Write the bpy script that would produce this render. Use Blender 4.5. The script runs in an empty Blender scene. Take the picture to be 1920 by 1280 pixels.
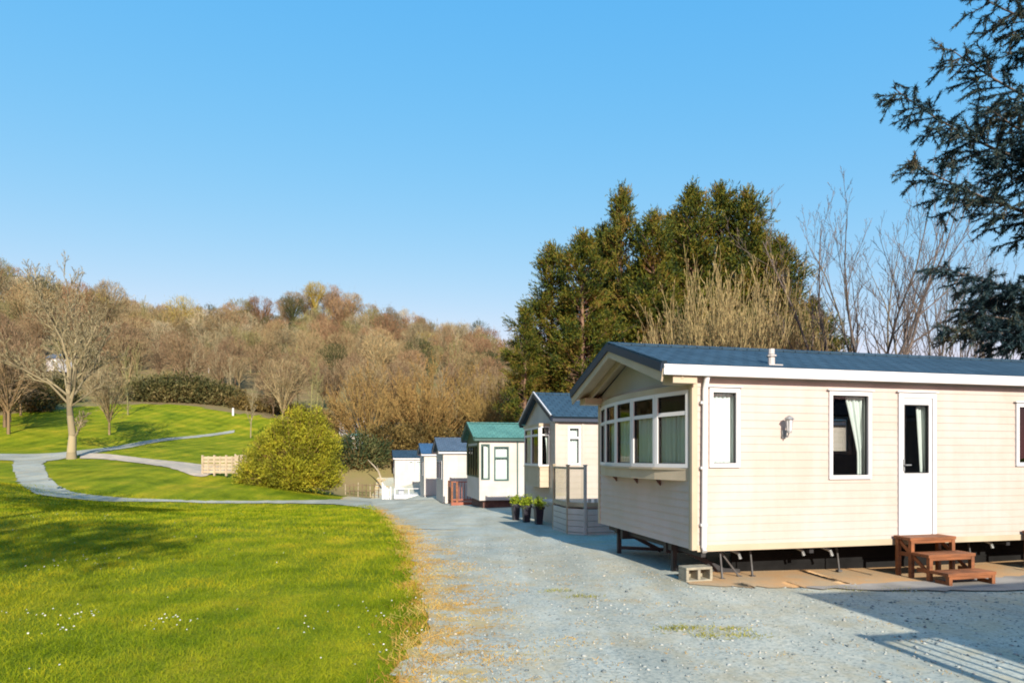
import bpy, math, random
import numpy as np
from mathutils import Vector, Matrix

sc = bpy.context.scene
COL = sc.collection
R = math.radians

# ------------------------------------------------------------------ camera
F, CX, HY, CAMZ = 1170.0, 960.0, 856.0, 1.55       # focal length and horizon, in photograph pixels
cd = bpy.data.cameras.new('camera')
cam = bpy.data.objects.new('camera', cd)
COL.objects.link(cam)
cam.location = (0, 0, CAMZ)
cam.rotation_euler = (R(90), 0, 0)
cd.sensor_width = 36
cd.lens = 36 * F / 1920
cd.shift_y = (HY - 640) / 1920
cd.clip_start, cd.clip_end = 0.1, 3000
sc.camera = cam

# ------------------------------------------------------------------ light
SUN_EL = R(25)
SUN_AZ = Vector((0.224, -0.9746, 0)).normalized()
SUN = Vector((SUN_AZ.x * math.cos(SUN_EL), SUN_AZ.y * math.cos(SUN_EL), math.sin(SUN_EL)))
ld = bpy.data.lights.new('sun', 'SUN')
ld.energy = 4.6
ld.angle = R(0.55)
ld.color = (1.0, 0.915, 0.79)
sun = bpy.data.objects.new('sun', ld)
COL.objects.link(sun)
sun.location = (20, -40, 30)
sun.rotation_euler = (-SUN).to_track_quat('-Z', 'Y').to_euler()

w = bpy.data.worlds.new('World')
sc.world = w
w.use_nodes = True
wn, wl = w.node_tree.nodes, w.node_tree.links
sky = wn.new('ShaderNodeTexSky')
sky.sky_type = 'NISHITA'
sky.sun_disc = False
sky.sun_elevation = SUN_EL
sky.sun_rotation = math.atan2(SUN_AZ.x, SUN_AZ.y)
sky.altitude = 0
sky.air_density = 1.0
sky.dust_density = 0.3
sky.ozone_density = 2.0
hs = wn.new('ShaderNodeHueSaturation')
hs.inputs['Saturation'].default_value = 1.15
wl.new(sky.outputs[0], hs.inputs['Color'])
gm_ = wn.new('ShaderNodeGamma')
gm_.inputs[1].default_value = 0.82
wl.new(hs.outputs[0], gm_.inputs[0])
sp_, cb_ = wn.new('ShaderNodeSeparateColor'), wn.new('ShaderNodeCombineColor')
wl.new(gm_.outputs[0], sp_.inputs[0])
for i_, (tint_, pw_, gain_) in enumerate(((0.86, 1.4, 0.96), (1.04, 0.51, 1.47), (1.06, 0.10, 3.0))):
    p_ = wn.new('ShaderNodeMath'); p_.operation = 'POWER'; p_.inputs[1].default_value = pw_
    g_ = wn.new('ShaderNodeMath'); g_.operation = 'MULTIPLY'; g_.inputs[1].default_value = gain_ * tint_ ** pw_
    wl.new(sp_.outputs[i_], p_.inputs[0]); wl.new(p_.outputs[0], g_.inputs[0]); wl.new(g_.outputs[0], cb_.inputs[i_])
wl.new(cb_.outputs[0], wn['Background'].inputs['Color'])
wn['Background'].inputs['Strength'].default_value = 0.15

sc.view_settings.view_transform = 'Standard'
sc.view_settings.look = 'None'
sc.view_settings.gamma = 1
sc.view_settings.exposure = 0.88
sc.cycles.max_bounces = 6
sc.cycles.transparent_max_bounces = 16
sc.cycles.filter_width = 1.9


# ------------------------------------------------------------------ helpers
def px3(px, py, d):
    return ((px - CX) * d / F, d, CAMZ - (py - HY) * d / F)


def tag(o, label=None, cat=None, group=None, kind=None):
    if label: o['label'] = label
    if cat: o['category'] = cat
    if group: o['group'] = group
    if kind: o['kind'] = kind
    return o


def thing(name, label, cat, loc=(0, 0, 0), rz=0.0, group=None, scale=None):
    o = bpy.data.objects.new(name, None)
    o.empty_display_size = 0.3
    COL.objects.link(o)
    o.location = loc
    o.rotation_euler = (0, 0, rz)
    if scale: o.scale = scale
    return tag(o, label, cat, group)


def link(name, me, m=None, parent=None):
    o = bpy.data.objects.new(name, me)
    COL.objects.link(o)
    if parent: o.parent = parent
    if m is not None:
        for mm in (m if isinstance(m, (list, tuple)) else [m]):
            me.materials.append(mm)
    return o


def np_mesh(name, verts, faces, smooth=False):
    """verts (N,3), faces (M,k) array."""
    me = bpy.data.meshes.new(name)
    verts = np.asarray(verts, np.float32)
    faces = np.asarray(faces, np.int32)
    k = faces.shape[1]
    me.vertices.add(len(verts))
    me.vertices.foreach_set('co', verts.ravel())
    me.loops.add(faces.size)
    me.loops.foreach_set('vertex_index', faces.ravel())
    me.polygons.add(len(faces))
    me.polygons.foreach_set('loop_start', np.arange(0, faces.size, k, dtype=np.int32))
    me.polygons.foreach_set('loop_total', np.full(len(faces), k, np.int32))
    if smooth:
        me.polygons.foreach_set('use_smooth', np.ones(len(faces), bool))
    me.update(calc_edges=True)
    return me


class MB:
    """collects faces, builds one mesh object"""
    def __init__(self):
        self.v, self.f, self.mi = [], [], []

    def face(self, pts, mi=0):
        n = len(self.v)
        self.v += [tuple(p) for p in pts]
        self.f.append(list(range(n, n + len(pts))))
        self.mi.append(mi)
        return self

    def hexa(self, p, mi=0):
        """8 corners: bottom 4 ccw, top 4 ccw"""
        n = len(self.v)
        self.v += [tuple(q) for q in p]
        for q in ((3, 2, 1, 0), (4, 5, 6, 7), (0, 1, 5, 4), (1, 2, 6, 5), (2, 3, 7, 6), (3, 0, 4, 7)):
            self.f.append([n + i for i in q])
            self.mi.append(mi)
        return self

    def box(self, x0, x1, y0, y1, z0, z1, mi=0):
        return self.hexa([(x0, y0, z0), (x1, y0, z0), (x1, y1, z0), (x0, y1, z0),
                          (x0, y0, z1), (x1, y0, z1), (x1, y1, z1), (x0, y1, z1)], mi)

    def beam(self, a, b, wx, wz, mi=0, up=(0, 0, 1)):
        a, b = Vector(a), Vector(b)
        d = (b - a).normalized()
        u = Vector(up)
        if abs(d.dot(u)) > 0.98: u = Vector((0, 1, 0))
        s = d.cross(u).normalized() * (wx / 2)
        t = s.cross(d).normalized() * (wz / 2)
        c = [a - s - t, a + s - t, b + s - t, b - s - t, a - s + t, a + s + t, b + s + t, b - s + t]
        return self.hexa(c, mi)

    def prism(self, poly, z0, z1, mi=0):
        """poly: ccw xy list"""
        n = len(self.v)
        k = len(poly)
        self.v += [(x, y, z0) for x, y in poly] + [(x, y, z1) for x, y in poly]
        self.f.append([n + i for i in range(k)][::-1]); self.mi.append(mi)
        self.f.append([n + k + i for i in range(k)]); self.mi.append(mi)
        for i in range(k):
            j = (i + 1) % k
            self.f.append([n + i, n + j, n + k + j, n + k + i]); self.mi.append(mi)
        return self

    def tube(self, pts, r, k=8, mi=0, cap=True):
        pts = [Vector(p) for p in pts]
        rs = r if isinstance(r, (list, tuple)) else [r] * len(pts)
        n = len(self.v)
        for i, p in enumerate(pts):
            d = (pts[min(i + 1, len(pts) - 1)] - pts[max(i - 1, 0)]).normalized()
            u = Vector((0, 0, 1)) if abs(d.z) < .9 else Vector((1, 0, 0))
            s = d.cross(u).normalized()
            t = s.cross(d).normalized()
            for j in range(k):
                a = 2 * math.pi * j / k
                q = p + (s * math.cos(a) + t * math.sin(a)) * rs[i]
                self.v.append(tuple(q))
        for i in range(len(pts) - 1):
            for j in range(k):
                a, b = n + i * k + j, n + i * k + (j + 1) % k
                self.f.append([a, b, b + k, a + k]); self.mi.append(mi)
        if cap:
            self.f.append([n + j for j in range(k)][::-1]); self.mi.append(mi)
            self.f.append([n + (len(pts) - 1) * k + j for j in range(k)]); self.mi.append(mi)
        return self

    def build(self, name, m, parent=None, smooth=False, bevel=0.0):
        me = bpy.data.meshes.new(name)
        me.from_pydata(self.v, [], self.f)
        me.polygons.foreach_set('material_index', np.array(self.mi, np.int32))
        if smooth:
            me.polygons.foreach_set('use_smooth', np.ones(len(self.f), bool))
        me.update()
        o = link(name, me, m, parent)
        if bevel > 0:
            b = o.modifiers.new('bevel', 'BEVEL')
            b.width = bevel
            b.segments = 2
            b.limit_method = 'ANGLE'
        return o


# ------------------------------------------------------------------ materials
def nodes(name):
    m = bpy.data.materials.new(name)
    m.use_nodes = True
    return m, m.node_tree.nodes, m.node_tree.links, m.node_tree.nodes['Principled BSDF']


def ramp(n, stops):
    r = n.new('ShaderNodeValToRGB')
    e = r.color_ramp.elements
    while len(e) < len(stops): e.new(0.5)
    for i, (p, c) in enumerate(stops):
        e[i].position = p
        e[i].color = (*c, 1) if len(c) == 3 else c
    return r


def coords(n, l, which='Object', scale=(1, 1, 1)):
    tc = n.new('ShaderNodeTexCoord')
    mp = n.new('ShaderNodeMapping')
    mp.inputs['Scale'].default_value = scale
    l.new(tc.outputs[which], mp.inputs['Vector'])
    return mp.outputs['Vector']


def noise(n, l, vec, scale, detail=4, rough=0.55):
    t = n.new('ShaderNodeTexNoise')
    t.inputs['Scale'].default_value = scale
    t.inputs['Detail'].default_value = detail
    t.inputs['Roughness'].default_value = rough
    l.new(vec, t.inputs['Vector'])
    return t


def mixc(n, l, fac, a, b, mode='MIX'):
    x = n.new('ShaderNodeMix')
    x.data_type = 'RGBA'
    x.blend_type = mode
    for sock, v in ((0, fac), (6, a), (7, b)):
        if hasattr(v, 'is_linked') or hasattr(v, 'links'): l.new(v, x.inputs[sock])
        elif isinstance(v, (int, float)): x.inputs[sock].default_value = v
        else: x.inputs[sock].default_value = (*v, 1)
    return x.outputs[2]


def bump(n, l, bsdf, height, strength=0.3, dist=0.02):
    b = n.new('ShaderNodeBump')
    b.inputs['Strength'].default_value = strength
    b.inputs['Distance'].default_value = dist
    l.new(height, b.inputs['Height'])
    l.new(b.outputs[0], bsdf.inputs['Normal'])


def mat(name, c1, c2=None, rough=0.6, scale=3.0, bump_s=0.0, bump_scale=40, metal=0.0, spec=0.4, stretch=(1, 1, 1)):
    """plain surface with soft blotches and grime"""
    m, n, l, b = nodes(name)
    c2 = c2 or tuple(x * 0.82 for x in c1)
    v = coords(n, l, 'Object', stretch)
    t = noise(n, l, v, scale, 5)
    r = ramp(n, [(0.35, c2), (0.62, c1)])
    l.new(t.outputs['Fac'], r.inputs[0])
    l.new(r.outputs[0], b.inputs['Base Color'])
    b.inputs['Roughness'].default_value = rough
    b.inputs['Metallic'].default_value = metal
    b.inputs['Specular IOR Level'].default_value = spec
    if bump_s:
        t2 = noise(n, l, v, bump_scale, 3)
        bump(n, l, b, t2.outputs['Fac'], bump_s, 0.01)
    return m


def mat_leaf(name, stops, rough=0.7, transl=0.25, spec=0.2, noise_scale=0.6, post=None):
    """foliage: colour by clump noise and by leaf"""
    m, n, l, b = nodes(name)
    g = n.new('ShaderNodeNewGeometry')
    v = coords(n, l, 'Object')
    t = noise(n, l, v, noise_scale, 3)
    ad = n.new('ShaderNodeMath'); ad.operation = 'MULTIPLY_ADD'
    l.new(g.outputs['Random Per Island'], ad.inputs[0]); ad.inputs[1].default_value = 0.45
    ad2 = n.new('ShaderNodeMath'); ad2.operation = 'MULTIPLY_ADD'
    l.new(t.outputs['Fac'], ad2.inputs[0]); ad2.inputs[1].default_value = 1.7; ad2.inputs[2].default_value = -0.58
    l.new(ad2.outputs[0], ad.inputs[2])
    r = ramp(n, stops)
    l.new(ad.outputs[0], r.inputs[0])
    c = post(n, l, r.outputs[0]) if post else r.outputs[0]
    l.new(c, b.inputs['Base Color'])
    b.inputs['Roughness'].default_value = rough
    b.inputs['Specular IOR Level'].default_value = spec
    if transl > 0:
        tr = n.new('ShaderNodeBsdfTranslucent')
        l.new(c, tr.inputs['Color'])
        ms = n.new('ShaderNodeMixShader')
        ms.inputs[0].default_value = transl
        l.new(b.outputs[0], ms.inputs[1]); l.new(tr.outputs[0], ms.inputs[2])
        l.new(ms.outputs[0], n['Material Output'].inputs['Surface'])
    return m


def mat_twig(name, c1, c2, obj_random=0.35):
    """bark and twigs: random per branch and a tint per tree"""
    m, n, l, b = nodes(name)
    g = n.new('ShaderNodeNewGeometry')
    r = ramp(n, [(0.0, c2), (1.0, c1)])
    l.new(g.outputs['Random Per Island'], r.inputs[0])
    oi = n.new('ShaderNodeObjectInfo')
    r2 = ramp(n, [(0.0, (1.0, 0.86, 0.78)), (0.35, (1, 1, 1)), (0.65, (0.86, 0.95, 0.8)), (1.0, (1.05, 1.0, 0.8))])
    l.new(oi.outputs['Random'], r2.inputs[0])
    c = mixc(n, l, obj_random, r.outputs[0], mixc(n, l, 1.0, r.outputs[0], r2.outputs[0], 'MULTIPLY'))
    l.new(c, b.inputs['Base Color'])
    b.inputs['Roughness'].default_value = 0.85
    b.inputs['Specular IOR Level'].default_value = 0.15
    return m


def mat_glass(name, tint=(0.9, 0.95, 0.95), refl=1.0):
    m, n, l, b = nodes(name)
    n.remove(b)
    tr = n.new('ShaderNodeBsdfTransparent'); tr.inputs[0].default_value = (*tint, 1)
    gl = n.new('ShaderNodeBsdfGlossy'); gl.inputs['Roughness'].default_value = 0.02
    fr = n.new('ShaderNodeFresnel'); fr.inputs[0].default_value = 1.52
    mu = n.new('ShaderNodeMath'); mu.operation = 'MULTIPLY'; mu.inputs[1].default_value = 1.7 * refl
    mu.use_clamp = True
    l.new(fr.outputs[0], mu.inputs[0])
    ms = n.new('ShaderNodeMixShader')
    l.new(mu.outputs[0], ms.inputs[0]); l.new(tr.outputs[0], ms.inputs[1]); l.new(gl.outputs[0], ms.inputs[2])
    l.new(ms.outputs[0], n['Material Output'].inputs['Surface'])
    return m


def mat_roof(name, c1, c2, row=0.17, col=0.21):
    """tile-effect steel sheet: rows of shallow tiles"""
    m, n, l, b = nodes(name)
    v = coords(n, l, 'Object')
    br = n.new('ShaderNodeTexBrick')
    br.inputs['Scale'].default_value = 1.0
    br.inputs['Brick Width'].default_value = col
    br.inputs['Row Height'].default_value = row
    br.inputs['Mortar Size'].default_value = 0.009
    br.inputs['Mortar Smooth'].default_value = 0.5
    br.inputs['Bias'].default_value = 0.0
    br.inputs['Color1'].default_value = (*c1, 1)
    br.inputs['Color2'].default_value = (*c2, 1)
    br.inputs['Mortar'].default_value = (*(x * 0.35 for x in c2), 1)
    l.new(v, br.inputs['Vector'])
    t = noise(n, l, v, 1.3, 6, 0.65)
    r = ramp(n, [(0.3, (0.72, 0.74, 0.72)), (0.7, (1.15, 1.12, 1.08))])
    l.new(t.outputs['Fac'], r.inputs[0])
    c = mixc(n, l, 1.0, br.outputs['Color'], r.outputs[0], 'MULTIPLY')
    l.new(c, b.inputs['Base Color'])
    b.inputs['Roughness'].default_value = 0.7
    b.inputs['Specular IOR Level'].default_value = 0.22
    wv = n.new('ShaderNodeTexWave'); wv.wave_type = 'BANDS'; wv.bands_direction = 'X'; wv.wave_profile = 'SIN'
    wv.inputs['Scale'].default_value = 0.314 / (col / 1.0) * 1.0
    l.new(v, wv.inputs['Vector'])
    h = n.new('ShaderNodeMath'); h.operation = 'SUBTRACT'
    l.new(wv.outputs['Fac'], h.inputs[0]); l.new(br.outputs['Fac'], h.inputs[1])
    bump(n, l, b, h.outputs[0], 0.8, 0.03)
    return m


M = {}
def mat_clad(name, c1, c2):
    """painted metal cladding with faint rain streaks and green-grey grime"""
    m, n, l, b = nodes(name)
    t = noise(n, l, coords(n, l, 'Object', (1, 1, .10)), 5.0, 5, .6)
    r = ramp(n, [(.36, c2), (.62, c1)])
    l.new(t.outputs['Fac'], r.inputs[0])
    t2 = noise(n, l, coords(n, l, 'Object', (1, 1, 1)), 1.1, 6, .7)
    r2 = ramp(n, [(.40, (.90, .92, .86)), (.60, (1, 1, 1))])
    l.new(t2.outputs['Fac'], r2.inputs[0])
    l.new(mixc(n, l, 1.0, r.outputs[0], r2.outputs[0], 'MULTIPLY'), b.inputs['Base Color'])
    b.inputs['Roughness'].default_value = .5
    b.inputs['Specular IOR Level'].default_value = .35
    t3 = noise(n, l, coords(n, l, 'Object', (1, 1, 1)), 2.5, 2, .5)
    bump(n, l, b, t3.outputs['Fac'], .25, .02)
    return m


M['cream'] = mat_clad('cream_siding', (0.46, 0.385, 0.355), (0.44, 0.366, 0.33))
M['cream_trim'] = mat('cream_trim', (0.41, 0.345, 0.245), (0.36, 0.30, 0.21), 0.6, 2)
M['white'] = mat('white_plastic', (0.60, 0.60, 0.60), (0.55, 0.55, 0.55), 0.4, 1.5)
M['white_wall'] = mat_clad('white_wall', (0.46, 0.435, 0.415), (0.42, 0.40, 0.375))
M['pinkwhite'] = mat_clad('warm_white_wall', (0.44, 0.385, 0.345), (0.41, 0.36, 0.315))
M['grey_clad'] = mat('grey_cladding', (0.44, 0.42, 0.40), (0.36, 0.35, 0.33), 0.6, 1.2)
M['dark'] = mat('dark_steel', (0.03, 0.03, 0.032), (0.018, 0.018, 0.02), 0.6, 6)
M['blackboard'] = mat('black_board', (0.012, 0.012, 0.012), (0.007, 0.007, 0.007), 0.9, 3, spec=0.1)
M['gap'] = mat('rubber_seal', (0.02, 0.02, 0.022), None, 0.7)
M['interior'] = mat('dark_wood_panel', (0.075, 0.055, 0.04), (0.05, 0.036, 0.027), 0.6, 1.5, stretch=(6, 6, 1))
M['curtain'] = mat('pale_curtain', (0.55, 0.60, 0.57), (0.47, 0.53, 0.51), 0.85, 4, stretch=(6, 6, 0.5))
M['bay_curtain'] = mat('pale_green_curtain', (0.74, 0.78, 0.70), (0.62, 0.68, 0.62), 0.85, 4, stretch=(6, 6, 0.5))
M['net'] = mat('net_curtain', (0.56, 0.62, 0.60), (0.49, 0.56, 0.55), 0.9, 5, stretch=(8, 8, 0.4))
M['glass'] = mat_glass('window_glass', (0.94, 0.98, 0.98), 0.6)
M['glass_r'] = mat_glass('balustrade_glass', (0.72, 0.76, 0.74), 1.0)
M['roof_blue'] = mat_roof('blue_grey_roof', (0.034, 0.075, 0.118), (0.026, 0.060, 0.098))
M['roof_green'] = mat_roof('green_roof', (0.10, 0.26, 0.23), (0.08, 0.22, 0.20))
M['roof_purple'] = mat_roof('slate_roof', (0.085, 0.13, 0.19), (0.07, 0.11, 0.165))
M['roof_bright'] = mat_roof('bright_blue_roof', (0.045, 0.12, 0.24), (0.04, 0.105, 0.21))
M['navy'] = mat('navy_verge', (0.018, 0.03, 0.055), None, 0.5)
M['wood'] = mat('brown_stained_timber', (0.25, 0.088, 0.03), (0.12, 0.045, 0.018), 0.65, 2.5, 0.4, 60, stretch=(1, 1, 5))
M['oldwood'] = mat('weathered_brown_timber', (0.17, 0.12, 0.065), (0.10, 0.07, 0.04), 0.9, 4)
M['redwood'] = mat('red_brown_timber', (0.30, 0.10, 0.06), (0.22, 0.07, 0.04), 0.7, 2)
M['palewood'] = mat('pale_new_timber', (0.40, 0.33, 0.22), (0.27, 0.22, 0.145), 0.7, 3)
M['greenframe'] = mat('green_frame', (0.03, 0.085, 0.075), None, 0.45)
M['oliveclad'] = mat('olive_cladding', (0.075, 0.10, 0.04), (0.05, 0.07, 0.03), 0.6, 2)
M['block'] = mat('concrete_block', (0.30, 0.275, 0.20), (0.20, 0.19, 0.15), 0.95, 9, 0.6, 60)
M['galv'] = mat('galvanised_steel', (0.30, 0.31, 0.31), (0.2, 0.21, 0.21), 0.45, 8, metal=0.3)
M['rusty'] = mat('dull_steel', (0.085, 0.085, 0.085), (0.05, 0.045, 0.042), 0.7, 9)
M['brick'] = mat('old_brick', (0.13, 0.07, 0.055), (0.08, 0.045, 0.04), 0.9, 7)
M['pot'] = mat('black_planter', (0.028, 0.03, 0.04), (0.02, 0.02, 0.028), 0.4, 4)
M['grey_box'] = mat('grey_plastic', (0.33, 0.36, 0.40), None, 0.5)

M['bark_tan'] = mat_twig('lichen_bark', (0.31, 0.265, 0.155), (0.11, 0.095, 0.06), 0.2)
M['twig_far'] = mat_twig('brown_twigs', (0.33, 0.235, 0.125), (0.19, 0.135, 0.075), 1.0)
M['twig_willow'] = mat_twig('tan_twigs', (0.31, 0.215, 0.075), (0.12, 0.08, 0.03), 0.4)
M['twig_dark'] = mat_twig('dark_twigs', (0.16, 0.13, 0.11), (0.065, 0.055, 0.05), 0.3)
M['twig_hazel'] = mat_twig('hazel_stems', (0.37, 0.285, 0.14), (0.15, 0.11, 0.05), 0.3)
M['bark_red'] = mat_twig('conifer_bark', (0.20, 0.125, 0.085), (0.12, 0.075, 0.05), 0.2)
M['conifer'] = mat_leaf('conifer_sprays', [(0.16, (0.006, 0.018, 0.005)), (0.36, (0.035, 0.058, 0.006)),
                                           (0.58, (0.115, 0.118, 0.010)), (0.85, (0.18, 0.112, 0.026))], transl=0.12, noise_scale=0.7)  # dark stops put the crown's shadows into the leaf colour
M['spruce'] = mat_leaf('spruce_needles', [(0.15, (0.008, 0.024, 0.034)), (0.5, (0.024, 0.060, 0.070)),
                                          (0.75, (0.055, 0.065, 0.04)), (1.0, (0.13, 0.075, 0.03))], transl=0.1, noise_scale=0.9)
M['bush_brown'] = mat_leaf('brown_green_leaves', [(0.1, (0.03, 0.03, 0.010)), (0.5, (0.12, 0.085, 0.025)), (0.9, (0.23, 0.17, 0.05))], transl=.2)
M['bush'] = mat_leaf('spring_leaves', [(0.1, (0.05, 0.06, 0.006)), (0.42, (0.20, 0.205, 0.014)),
                                       (0.75, (0.35, 0.335, 0.022)), (1.0, (0.44, 0.33, 0.03))], transl=0.3, noise_scale=0.9)
M['evergreen'] = mat_leaf('dark_evergreen_leaves', [(0.15, (0.014, 0.030, 0.012)), (0.5, (0.045, 0.065, 0.022)),
                                                    (0.9, (0.14, 0.13, 0.045))], transl=0.15)
M['hedge'] = mat_leaf('mixed_hedge_leaves', [(0.15, (0.022, 0.030, 0.010)), (0.45, (0.075, 0.075, 0.024)), (0.75, (0.15, 0.125, 0.045)), (1.0, (0.20, 0.14, 0.06))], transl=0.15)
M['bright_leaf'] = mat_leaf('bright_leaves', [(0.1, (0.07, 0.12, 0.01)), (0.6, (0.24, 0.32, 0.02)), (1.0, (0.45, 0.42, 0.03))], transl=0.3, noise_scale=6)

# ------------------------------------------------------------------ terrain
CTRL_PX = [  # photograph column, row of the ground, distance
    (1040, 994, 14.5), (930, 955, 23.5), (825, 945, 31.5), (737, 940, 41), (690, 928, 44), (690, 950, 26), (780, 1060, 9),
    (790, 1150, 6.2), (740, 1000, 13.5), (600, 945, 27.5), (400, 944, 27), (400, 934, 30.5), (200, 936, 26), (110, 926, 26),
    (60, 900, 29), (50, 870, 33.5), (40, 856, 38), (135, 861, 38), (150, 848, 40), (300, 826, 50), (440, 809, 60), (225, 839, 45), (370, 818, 55), (260, 846, 42), (330, 838, 46),
    (350, 879, 33), (420, 889, 31), (250, 902, 28.5), (400, 906, 29), (550, 920, 31), (100, 800, 50), (200, 767, 62),
    (350, 767, 66), (430, 772, 68), (0, 840, 42), (0, 810, 46), (0, 960, 14.5), (0, 930, 20), (0, 900, 24), (-300, 950, 16),
    (-300, 890, 24), (-300, 800, 45), (640, 842, 55), (700, 842, 50), (850, 845, 60), (1000, 840, 45), (1500, 830, 45), (1900, 830, 40),
    (100, 738, 76), (400, 745, 80), (700, 795, 84), (950, 805, 84), (0, 735, 75), (-200, 730, 70),
    (0, 566, 150), (190, 634, 170), (330, 648, 185), (480, 664, 200), (575, 590, 225), (650, 608, 225), (725, 650, 220),
    (800, 656, 230), (900, 673, 240), (960, 700, 240), (1100, 745, 240), (1500, 830, 240), (1900, 840, 200), (-300, 530, 150), (-700, 560, 130)]
CTRL = [px3(*c) for c in CTRL_PX]
CTRL += [(0, 0, 0), (-5, 0, 0), (5, 0, 0), (0, 5, 0), (4, 8, -0.02), (10, 9.5, 0.0), (-5, 6, 0), (-10, 6, 0.1), (0, -15, 0), (-20, -15, .2), (20, -15, 0),
         (5.3, 7.8, -0.06), (16, 12, 0.1), (6, 16, -0.1), (14, 22, 0.1), (30, 5, 0.2), (-30, 0, .6), (2, 8, 0), (1.2, 11, -.08), (6.2, 6.2, -0.02),
         (30, 30, 0.6), (0, -60, 0), (60, -40, 0), (-60, -40, 3), (70, 40, 1), (-90, 20, 14), (-400, 200, 30), (-100, 330, 25), (100, 400, 5),
         (500, 300, 0), (500, -200, 0), (-500, -200, 10), (0, -400, 0), (0, 600, 0), (-500, 600, 10)]
CP = np.array(CTRL, float)


def _phi(r): return np.sqrt(r * r + 6.0)


_n = len(CP)
_d = np.hypot(CP[:, None, 0] - CP[None, :, 0], CP[:, None, 1] - CP[None, :, 1])
_A = np.zeros((_n + 3, _n + 3))
_A[:_n, :_n] = _phi(_d) - np.eye(_n) * 0.25
_A[:_n, _n] = 1; _A[:_n, _n + 1] = CP[:, 0]; _A[:_n, _n + 2] = CP[:, 1]
_A[_n:, :_n] = _A[:_n, _n:].T
_W = np.linalg.solve(_A, np.concatenate([CP[:, 2], np.zeros(3)]))


def Hn(x, y):
    """ground height for arrays"""
    x = np.asarray(x, float); y = np.asarray(y, float)
    s = x.shape
    x = x.ravel(); y = y.ravel()
    out = np.empty(len(x))
    for i in range(0, len(x), 20000):
        xx, yy = x[i:i + 20000], y[i:i + 20000]
        r = np.hypot(xx[:, None] - CP[None, :, 0], yy[:, None] - CP[None, :, 1])
        out[i:i + 20000] = _phi(r) @ _W[:_n] + _W[_n] + _W[_n + 1] * xx + _W[_n + 2] * yy
    return out.reshape(s)


def H(x, y): return float(Hn(np.array([x]), np.array([y]))[0])


def ground_at(px, py, dmin=3.0, dmax=140.0):
    """where the sight line through a photograph pixel meets the ground"""
    d = np.concatenate([np.arange(dmin, 60, 0.05), np.arange(60, dmax, 0.3)])
    z = CAMZ - (py - HY) * d / F
    g = Hn((px - CX) * d / F, d)
    k = np.where(z <= g)[0]
    i = k[0] if len(k) else len(d) - 1
    return ((px - CX) * d[i] / F, d[i])


def axis(lo, hi, fine_lo, fine_hi, step, growth=1.07):
    a = list(np.arange(fine_lo, fine_hi + 1e-6, step))
    s = step
    while a[-1] < hi:
        s *= growth; a.append(a[-1] + s)
    s = step
    while a[0] > lo:
        s *= growth; a.insert(0, a[0] - s)
    return np.array(a)


gx = axis(-700, 700, -24, 12, 0.35, 1.045)
gy = axis(-500, 800, 2, 42, 0.35, 1.03)
GX, GY = np.meshgrid(gx, gy)
GZ = Hn(GX, GY)
_rs = np.random.RandomState(3)
wob = 0
for k in range(9):
    a, f = _rs.uniform(0, 6.28), 10 ** _rs.uniform(-1.5, -0.4)
    wob = wob + np.sin((np.cos(a) * GX + np.sin(a) * GY) * f * 6.28 + _rs.uniform(0, 6)) * 0.03 / (1 + f * 8)
FAR = np.clip((np.hypot(GX, GY) - 45) / 40, 0, 1)
GZ = GZ + wob * np.clip((np.hypot(GX, GY) - 85) / 40, 0, 1) * 6
nx, ny = len(gx), len(gy)
idx = np.arange(nx * ny).reshape(ny, nx)
quads = np.stack([idx[:-1, :-1], idx[:-1, 1:], idx[1:, 1:], idx[1:, :-1]], -1).reshape(-1, 4)
cxq = (GX[:-1, :-1] + GX[1:, 1:]).ravel() / 2
cyq = (GY[:-1, :-1] + GY[1:, 1:]).ravel() / 2
edge = 70 + 2.5 * np.sin(cxq * 0.21) + 1.5 * np.sin(cxq * 0.5 + 1) + np.where(cxq > -28, -2, 0) + np.where(cxq > -20, -26, 0)
iswood = (cyq > edge) | ((cxq < -44 - 0.25 * (60 - cyq)) & (cyq > 15))
verts = np.stack([GX, GY, GZ], -1).reshape(-1, 3)


def mow_shade_bands(n, l, c):
    """faint mowing stripes: light and dark of leaning blades put into the colour"""
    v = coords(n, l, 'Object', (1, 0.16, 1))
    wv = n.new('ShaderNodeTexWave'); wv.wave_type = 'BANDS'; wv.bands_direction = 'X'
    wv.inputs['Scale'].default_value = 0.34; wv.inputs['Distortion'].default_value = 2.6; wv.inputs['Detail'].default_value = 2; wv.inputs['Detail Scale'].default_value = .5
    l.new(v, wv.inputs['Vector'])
    r = ramp(n, [(0.25, (0.88, 0.92, 0.86)), (0.75, (1.09, 1.06, 1.06))])  # painted tints imitate how light falls on grass lying either way
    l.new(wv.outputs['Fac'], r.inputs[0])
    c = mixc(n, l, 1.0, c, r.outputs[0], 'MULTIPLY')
    t = noise(n, l, coords(n, l, 'Object', (1, .6, 1)), .42, 5, .65)      # worn, mossy and lusher patches
    r2 = ramp(n, [(0.33, (0.66, 0.78, 0.75)), (0.5, (0.97, 0.97, 0.95)), (0.66, (1.12, 1.0, 1.15))])
    l.new(t.outputs['Fac'], r2.inputs[0])
    return mixc(n, l, 1.0, c, r2.outputs[0], 'MULTIPLY')


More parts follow.
